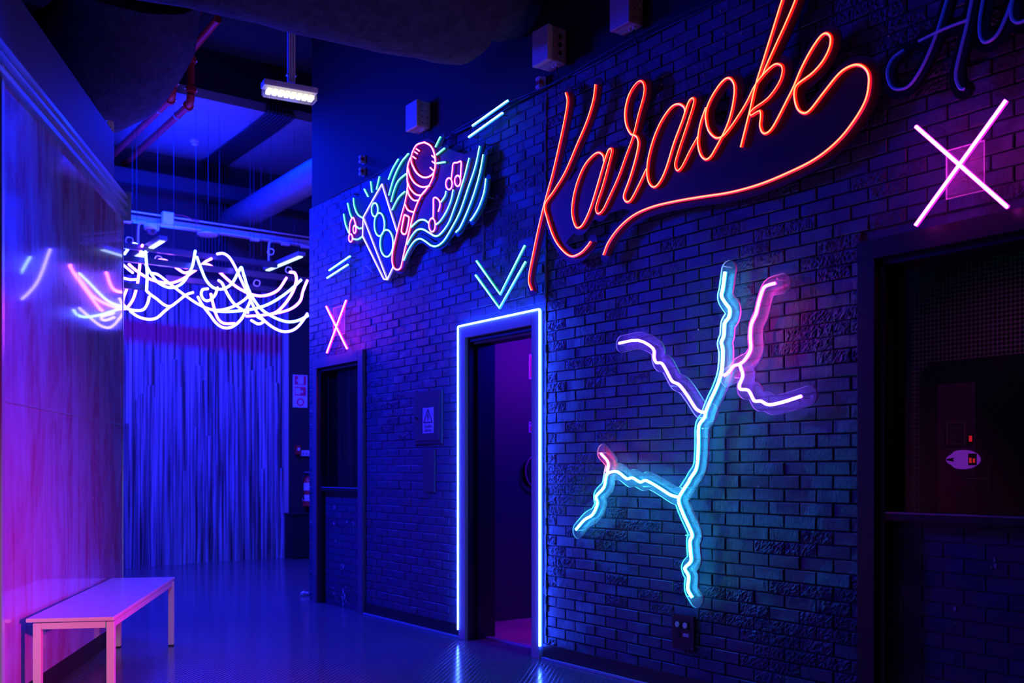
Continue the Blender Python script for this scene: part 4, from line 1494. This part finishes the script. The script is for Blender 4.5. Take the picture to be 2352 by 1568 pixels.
# emergency luminaire on its trunking drop
def emergency():
    Y = 7.0
    c = at_depth(665, 214, Y)
    root = thing('emergency_light', 'white emergency luminaire with lit clear lens hanging from grey trunking', 'lamp', c)
    ux = (at_depth(728, 221, Y + 0.16) - at_depth(602, 208, Y - 0.02)).normalized()
    ux.z = 0
    ux.normalize()
    uy = Vector((-ux.y, ux.x, 0))
    L = 0.19
    MB().obox(c + Vector((0, 0, .034)), ux * L, uy * 0.055, Vector((0, 0, .020)), .004).build('housing', WHITE, root)
    ln = MB().obox(c + Vector((0, 0, -.016)), ux * (L - .004), uy * 0.05, Vector((0, 0, .029)), .010).build('clear_lens', clear('lens_plastic', (.95, .95, .95), .75, .1, .7), root)
    for k in range(8):
        MB().obox(c + ux * (-L + .045 + k * .0425) + Vector((0, 0, -.012)), ux * .017, uy * .036, Vector((0, 0, .014)), .003).build('led_cell', glow('warm_white_led', (1, .93, .72), 1.5) if k == 0 else bpy.data.materials['warm_white_led'], ln)
    tr = MB()
    pc = at_depth(669, 190, Y)
    tr.obox(Vector((pc.x, pc.y, pc.z + .45)), ux * .026, uy * .014, Vector((0, 0, .45)))
    for q in (-.017, 0, .017):
        tr.obox(Vector((pc.x, pc.y, pc.z + .45)) + ux * q - uy * .016, ux * .005, uy * .006, Vector((0, 0, .45)))
    tr.build('trunking_drop', plain('grey_trunking', (.75, .68, .66), .5), root)
    for q in (-.03, .03):
        MB().tube([Vector((pc.x, pc.y, pc.z + .05)) + ux * q - uy * .02, Vector((pc.x, pc.y, pc.z + .05)) + ux * q + uy * .02], .006, 6).build('bolt', ALU, root)


emergency()

# ------------------------------------------------------------------ end of the hall: cable tray, camera, lamps
TT = -3.35
def tray_pt(px, py):
    return at_t(px, py, TT)


a, b_ = tray_pt(275, 505), tray_pt(706, 556)
zt = (a.z + b_.z) / 2
tr = thing('cable_tray', 'long white cable tray hung across the hall', 'cable tray', ((a.x + b_.x) / 2, (a.y + b_.y) / 2, zt))
MB().box((TT - .09, a.y - 1.2, zt - .02), (TT, b_.y + .8, zt), .003).build('channel', WHITE, tr)
MB().box((TT - .09, a.y - 1.2, zt), (TT - .083, b_.y + .8, zt + .07)).build('back_flange', WHITE, tr)
MB().tube([(TT - .02, a.y - 1.2, zt + .095), (TT - .02, b_.y + .8, zt + .095)], .010, 8).build('conduit', WHITE, tr)
for px in (290, 585, 655, 700):
    p = tray_pt(px, 540)
    MB().box((TT - .02, p.y - .05, zt - .055), (TT + .035, p.y + .05, zt - .02), .004).build('bracket', WHITE, tr)
p = tray_pt(383, 503)
jb = thing('junction_box', 'square white junction box on top of the hall cable tray', 'junction box', (TT, p.y, zt))
MB().box((TT + .001, p.y - .065, zt - .0), (TT + .07, p.y + .065, zt + .13), .006).build('body', WHITE, jb)
MB().box((TT + .0705, p.y - .06, zt + .005), (TT + .078, p.y + .06, zt + .125), .003).build('lid', WHITE, jb)
p = tray_pt(350, 520)
cm = thing('dome_camera', 'white dome security camera under the hall cable tray', 'camera', (TT, p.y, zt - .02))
MB().lathe([(0.08, -.022), (0.085, -.07), (.075, -.085)], (TT - .03, p.y, zt), (0, 0, 1), 24).build('base', WHITE, cm, smooth=True)
MB().lathe([(0.058, -.085), (0.055, -.105), (.042, -.128), (.02, -.140), (.004, -.143)], (TT - .03, p.y, zt), (0, 0, 1), 24).build('dome', plain('smoked_dome', (.25, .25, .3), .1), cm, smooth=True)
MB().lathe([(0.022, -.0), (0.022, .02)], (TT + .018, p.y, zt - .108), (1, 0, -.4), 16).build('lens', BLACK, cm)
p = tray_pt(478, 528)
ov = thing('wifi_disc', 'flat white disc mounted under the middle of the hall cable tray', 'disc', (TT, p.y, zt - .02))
MB().lathe([(0.05, -.021), (0.118, -.035), (.120, -.055), (.10, -.066), (.03, -.07)], (TT - .02, p.y, zt), (0, 0, 1), 28).build('shell', WHITE, ov, smooth=True)
MB().lathe([(0.03, -.0705), (0.03, -.073)], (TT - .02, p.y, zt), (0, 0, 1), 20).build('centre_cap', WHITE, ov)
tag(MB().tube(catmull([tray_pt(400, 494) + Vector((.02, 0, 0)), tray_pt(425, 496), tray_pt(445, 506), tray_pt(456, 505), tray_pt(452, 512)], 4), .006, 6).build('cable', RED), 'red cable looping along the hall cable tray', 'cable')
for px, lab in ((314, 'left white conduit bending down from the hall cable tray'), (613, 'right white conduit bending down from the hall cable tray')):
    p = tray_pt(px, 545)
    tag(MB().tube(catmull([(TT + .06, p.y + .07, zt - .03), (TT + .06, p.y + .02, zt - .05), (TT + .06, p.y, zt - .12), (TT + .06, p.y, zt - .38)], 5), .013, 8).build('conduit', WHITE), lab, 'conduit')

TUBE_L = glow('cool_tube_light', (0.55, 0.8, 1.0), 1.7)


def linear(px0, px1, t, label):
    a = at_t(*px0, t)
    z = a.z
    r = ray(*px1)
    b = CAM + r * ((z - CAM.z) / r.z)
    b.y = a.y
    root = thing('linear_lamp', label, 'lamp', ((a.x + b.x) / 2, a.y, z), 'linear lamps in the hall')
    x0, x1 = min(a.x, b.x), max(a.x, b.x)
    MB().box((x0, a.y - .045, z), (x1, a.y + .045, z + .045), .004).build('housing', STEEL, root)
    MB().box((x0 + .03, a.y - .028, z - .012), (x1 - .03, a.y + .028, z - .0005), .004).build('diffuser', TUBE_L, root)
    for q in (x0 + .1, x1 - .1):
        MB().tube([(q, a.y, z + .045), (q, a.y, z + .22)], .002, 4).build('suspension_wire', WIRE, root)


linear((612, 621), (687, 586), -3.0, 'lit linear lamp hung right, near the brick corner')
linear((312, 590), (381, 552), -2.9, 'lit linear lamp hung left, behind the bright neon tangle')

# hanging wires
wl = [(304, 300, 470, 'leftmost, beside the partition end'), (314, 310, 560, 'second, beside the partition end'), (362, 330, 600, 'just left of the junction box'),
      (399, 330, 600, 'just right of the junction box'), (450, 350, 610, 'straight above the tangle middle'), (478, 110, 470, 'the tall one left of the emergency lamp'),
      (504, 360, 560, 'left of the spiral duct'), (574, 345, 600, 'below the conduits'), (583, 350, 620, 'close beside the spiral duct'), (600, 350, 590, 'crossing the middle of the spiral duct'),
      (622, 300, 620, 'crossing the right half of the spiral duct'), (676, 330, 560, 'next to the brick corner')]
for px, ya, yb, lab in wl:
    a = at_t(px, yb, -2.75)
    tag(MB().tube([a, (a.x, a.y, 5.195)], 0.0018, 5).build('hanging_wire', WIRE), 'thin wire hanging from the far ceiling, ' + lab, 'wire', 'wires hanging from the far ceiling')

# ------------------------------------------------------------------ tangle of neon flex on black bars
CH1 = glow('white_violet_flex', (0.06, 0.045, 1.0), 42)
CH2 = glow('white_pink_flex', (0.24, 0.045, 0.95), 36)
CH3 = glow('white_blue_flex', (0.04, 0.07, 1.0), 42)
S4 = lambda p: zpts(p, 170, 520, 4.2)
strands = [
    ([(400, 480), (430, 380), (465, 300), (520, 220), (570, 165), (610, 175)], 3), ([(660, 180), (645, 230), (632, 400), (610, 560), (570, 700), (500, 790), (430, 780)], 2),
    ([(650, 240), (690, 360), (740, 450), (800, 530), (860, 570), (930, 590), (1000, 575), (1060, 530), (1110, 450), (1145, 370), (1170, 235)], 3),
    ([(690, 240), (705, 450), (700, 620)], 3), ([(530, 365), (600, 425), (700, 490), (800, 530), (930, 545), (1040, 510), (1130, 450), (1200, 400), (1260, 345), (1325, 310)], 2),
    ([(810, 325), (860, 322), (920, 345), (990, 400), (1060, 445), (1110, 440)], 2),
    ([(740, 450), (800, 460), (860, 500), (960, 580), (1080, 670), (1200, 750), (1320, 800), (1420, 805), (1540, 770), (1640, 710), (1700, 650)], 1),
    ([(655, 565), (720, 640), (800, 700), (870, 755), (930, 770), (990, 730), (1080, 660), (1150, 635)], 1), ([(540, 815), (620, 870), (720, 895), (800, 880), (870, 820), (930, 770)], 1),
    ([(1185, 295), (1220, 390), (1270, 510), (1330, 580), (1400, 605), (1470, 590), (1530, 540), (1580, 450), (1610, 395), (1625, 420), (1640, 480)], 3),
    ([(1240, 365), (1300, 370), (1380, 420), (1480, 510), (1580, 590), (1700, 650), (1800, 670), (1900, 650), (1980, 600), (2050, 495)], 2),
    ([(1380, 265), (1440, 260), (1500, 300), (1560, 400), (1620, 530), (1690, 680), (1760, 820), (1850, 920), (1950, 990), (2040, 1015), (2130, 990), (2200, 920), (2250, 840)], 1),
    ([(1640, 470), (1670, 570), (1720, 680), (1800, 790), (1900, 860), (2000, 905), (2090, 920), (2180, 900), (2255, 860)], 3),
    ([(2085, 440), (2130, 450), (2145, 520), (2110, 630), (2040, 740), (1960, 820), (1880, 850)], 2), ([(2195, 510), (2100, 600), (1980, 690), (1850, 760), (1700, 800), (1500, 820), (1350, 815)], 3),
    ([(2250, 520), (2210, 620), (2180, 720), (2100, 790), (1980, 830), (1820, 855), (1660, 865)], 2), ([(1290, 600), (1240, 610), (1228, 660), (1260, 710), (1310, 710), (1360, 660), (1385, 590)], 1),
    ([(1395, 520), (1430, 550), (1480, 650), (1540, 740), (1620, 800), (1680, 830)], 1), ([(1195, 680), (1240, 760), (1310, 850), (1370, 930), (1440, 975), (1520, 970), (1600, 910), (1650, 830), (1700, 720)], 1),
    ([(1320, 650), (1350, 780), (1390, 890), (1450, 935), (1550, 935)], 2), ([(440, 340), (510, 400), (565, 445)], 1), ([(420, 480), (530, 510), (620, 510)], 1),
    ([(510, 600), (480, 680), (470, 740), (500, 780)], 2), ([(440, 760), (520, 795), (600, 810), (670, 800), (710, 740), (725, 680)], 1), ([(1710, 905), (1780, 940), (1830, 910), (1770, 870)], 1),
]
ctr = cw(-3.0, 10.2, 3.4)
tangle = thing('neon_chandelier', 'tangle of bright white and violet neon flex looping from black bars', 'light fitting', ctr)
rt = random.Random(5)
for s, kind in strands:
    Yb = rt.uniform(9.9, 10.6)
    ph = rt.uniform(0, 6)
    q = [at_depth(x, y, Yb + 0.25 * math.sin(ph + k * 0.7)) for k, (x, y) in enumerate(S4(s))]
    MB().tube(catmull(q, 5), 0.0125, 8).build('flex_strand', (CH1, CH2, CH3)[kind - 1], tangle, smooth=True)
for k in range(5):     # loops that carry on behind the brick corner
    x0 = -1.95 + 0.2 * k
    q = [cw(x0, 10.0 + .2 * (k % 3), 3.3 - .05 * k), cw(x0 + .15, 10.1, 2.95), cw(x0 + .4, 10.2, 2.78 + .04 * k), cw(x0 + .65, 10.1, 3.0), cw(x0 + .8, 10.0, 3.35)]
    MB().tube(catmull(q, 6), 0.0125, 8).build('flex_strand', (CH1, CH3, CH2)[k % 3], tangle, smooth=True)
BAR = plain('black_bar_metal', (0.03, 0.03, 0.035), 0.35)
for (pa, pb, t) in (((282, 568), (632, 604), -2.35), ((282, 606), (706, 632), -2.0), ((282, 660), (330, 655), -1.9), ((380, 640), (660, 668), -2.6)):
    a, b_ = at_t(*pa, t), at_t(*pb, t)
    z = (a.z + b_.z) / 2
    MB().box((t - .025, a.y, z - .03), (t + .025, b_.y + .02, z + .03), .003).build('support_bar', BAR, tangle)
for (px, py) in ((297, 552), (622, 578), (663, 620), (590, 650), (364, 595)):
    c = at_t(px, py, -2.4)
    ring = [(c.x + .01 * math.sin(3 * an), c.y + .036 * math.cos(an), c.z + .036 * math.sin(an)) for an in [2 * math.pi * k / 20 for k in range(20)]]
    MB().tube(ring, 0.006, 6, closed=True).build('cable_loop', WHITE, tangle)
    MB().tube([(c.x, c.y + .03, c.z + .02), (c.x, c.y + .03, c.z + .22)], .002, 4).build('suspension_wire', WIRE, tangle)

# ------------------------------------------------------------------ recess beside the poles: fire sign, extinguisher, low cabinet
TX = -4.2
struct(MB().box((-4.6, 1.6, 0), (TX - .01, 3.0, 3.9)).build('wall_recess_end', plain('recess_paint', (0.02, 0.02, 0.024), 0.7)))
p, q = at_t(673, 935, TX), at_t(706, 862, TX)
fs_ = thing('fire_sign', 'tall three part red and white fire sign on the dark wall beside the poles', 'sign', (TX, p.y, p.z))
MB().box((TX - .009, p.y, p.z), (TX + .004, q.y, q.z), .002).build('plate', WHITE, fs_)
hh = (q.z - p.z) / 3
yw = q.y - p.y
for k in range(3):
    zb = p.z + hh * k
    if k == 0:
        MB().lathe([(.055, 0), (.055, .002)], (TX + .0042, (p.y + q.y) / 2, zb + hh / 2), (1, 0, 0), 24).build('red_ring', SIGNRED, fs_)
        MB().lathe([(.034, 0), (.034, .002)], (TX + .0064, (p.y + q.y) / 2, zb + hh / 2), (1, 0, 0), 20).build('ring_centre', WHITE, fs_)
    else:
        MB().box((TX + .0042, p.y + .02, zb + .012), (TX + .006, q.y - .02, zb + hh - .012)).build('red_field', SIGNRED, fs_)
        if k == 2:
            MB().box((TX + .0062, p.y + .07, zb + .025), (TX + .0072, q.y - .06, zb + hh - .02)).box((TX + .0062, p.y + .045, zb + .06), (TX + .0072, p.y + .08, zb + .08)).build('white_symbol', WHITE, fs_)
        else:
            MB().box((TX + .0062, p.y + .03, zb + .03), (TX + .0072, p.y + .10, zb + hh - .03)).box((TX + .0062, p.y + .11, zb + .055), (TX + .0072, p.y + .14, zb + .085)).build('white_symbol', WHITE, fs_)
p, q = at_t(688, 1163, TX), at_t(720, 1078, TX)
cy_, z0 = p.y + .085, p.z
ex = thing('fire_extinguisher', 'red fire extinguisher hung on the dark wall at the brick corner', 'fire extinguisher', (TX, cy_, z0))
xx = TX + .10
MB().lathe([(.07, 0), (.08, .01), (.08, .33), (.07, .37), (.035, .40), (.025, .41)], (xx, cy_, z0), (0, 0, 1), 24).build('cylinder', RED, ex, smooth=True)
MB().lathe([(.0815, .08), (.0815, .16)], (xx, cy_, z0), (0, 0, 1), 24).build('lower_label', WHITE, ex)
MB().lathe([(.0815, .22), (.0815, .32)], (xx, cy_, z0), (0, 0, 1), 24).build('upper_label', WHITE, ex)
MB().tube([(xx, cy_, z0 + .41), (xx, cy_, z0 + .45)], .02, 12).build('valve', BLACK, ex)
MB().box((xx - .012, cy_ - .06, z0 + .455), (xx + .012, cy_ + .04, z0 + .468), .003).build('handle', ALU, ex)
MB().box((xx - .012, cy_ - .05, z0 + .44), (xx + .012, cy_ + .02, z0 + .45), .003).build('trigger', BLACK, ex)
MB().tube(catmull([(xx, cy_ - .02, z0 + .43), (xx + .03, cy_ - .09, z0 + .40), (xx + .03, cy_ - .10, z0 + .25), (xx + .03, cy_ - .085, z0 + .1)], 4), .011, 8).build('hose', BLACK, ex)
MB().box((TX - .005, cy_ - .05, z0 + .30), (xx - .075, cy_ + .05, z0 + .36)).build('wall_bracket', STEEL, ex)
p = at_t(683, 1040, TX)
cl = thing('call_point', 'red fire alarm call point above the extinguisher', 'call point', (TX, p.y, p.z))
MB().box((TX - .005, p.y - .035, p.z - .02), (TX + .05, p.y + .03, p.z + .10), .004).build('case', RED, cl)
MB().box((TX + .0505, p.y - .02, p.z + .03), (TX + .054, p.y + .015, p.z + .07)).build('press_plate', WHITE, cl)
p, q = at_t(687, 1047, TX), at_t(716, 1034, TX)
tg = thing('hook_rail', 'white rail with small dark slots above the fire extinguisher', 'rail', (TX, p.y, p.z))
MB().box((TX - .005, p.y + .01, p.z), (TX + .02, q.y + .1, q.z), .003).build('rail', WHITE, tg)
for k in range(4):
    yy = p.y + .05 + k * .045
    MB().box((TX + .0202, yy, p.z + .02), (TX + .022, yy + .012, p.z + .05)).build('slot', BLACK, tg)
a, b_ = at_t(671, 1283, TX + .3), at_t(722, 1172, TX + .3)
cb = thing('low_cabinet', 'black low cabinet under the fire extinguisher', 'cabinet', (TX + .15, (a.y + b_.y) / 2, 0))
MB().box((TX + .0, a.y + .02, 0), (TX + .28, b_.y + .3, .58), .004).build('body', BLACK, cb)
MB().box((TX + .2805, a.y + .03, .02), (TX + .296, b_.y + .28, .57), .003).build('door', BLACK, cb)
MB().box((TX - .0, a.y + .01, .5805), (TX + .31, b_.y + .31, .60), .003).build('top', FRAME_DK, cb)

# scrap on the floor by the brick corner
r = ray(701, 1368)
g = CAM + r * (-CAM.z / r.z)
sc = MB()
bm = bmesh.new()
bmesh.ops.create_icosphere(bm, subdivisions=3, radius=1)
rs_ = random.Random(2)
for v in bm.verts:
    k = 1 + 0.18 * math.sin(v.co.x * 5 + 1) * math.cos(v.co.y * 6) + rs_.uniform(-.05, .05)
    v.co = Vector((v.co.x * .02 * k, v.co.y * .045 * k, max(-.018, v.co.z * .02 * k * (1 + .5 * (v.co.y < 0)))))
sc.bm(bm, 0, Matrix.Translation((g.x, g.y, .0182)))
tag(sc.build('paper_scrap', WHITE), 'small crumpled white scrap on the floor at the brick corner', 'scrap')

# small white fitting at the end of the fascia
p = pan(0.06, 3.55, -0.085)
root = thing('sensor_box', 'small white sensor box at the far end of the fascia', 'sensor', p)
MB().box((p.x - .03, p.y - .02, p.z - .03), (p.x + .03, p.y + .03, p.z + .05), .006).build('case', WHITE, root)
MB().lathe([(.007, 0), (.006, .006), (.002, .008)], (p.x + .03, p.y, p.z), (1, 0, 0), 12).build('lens', BLACK, root)
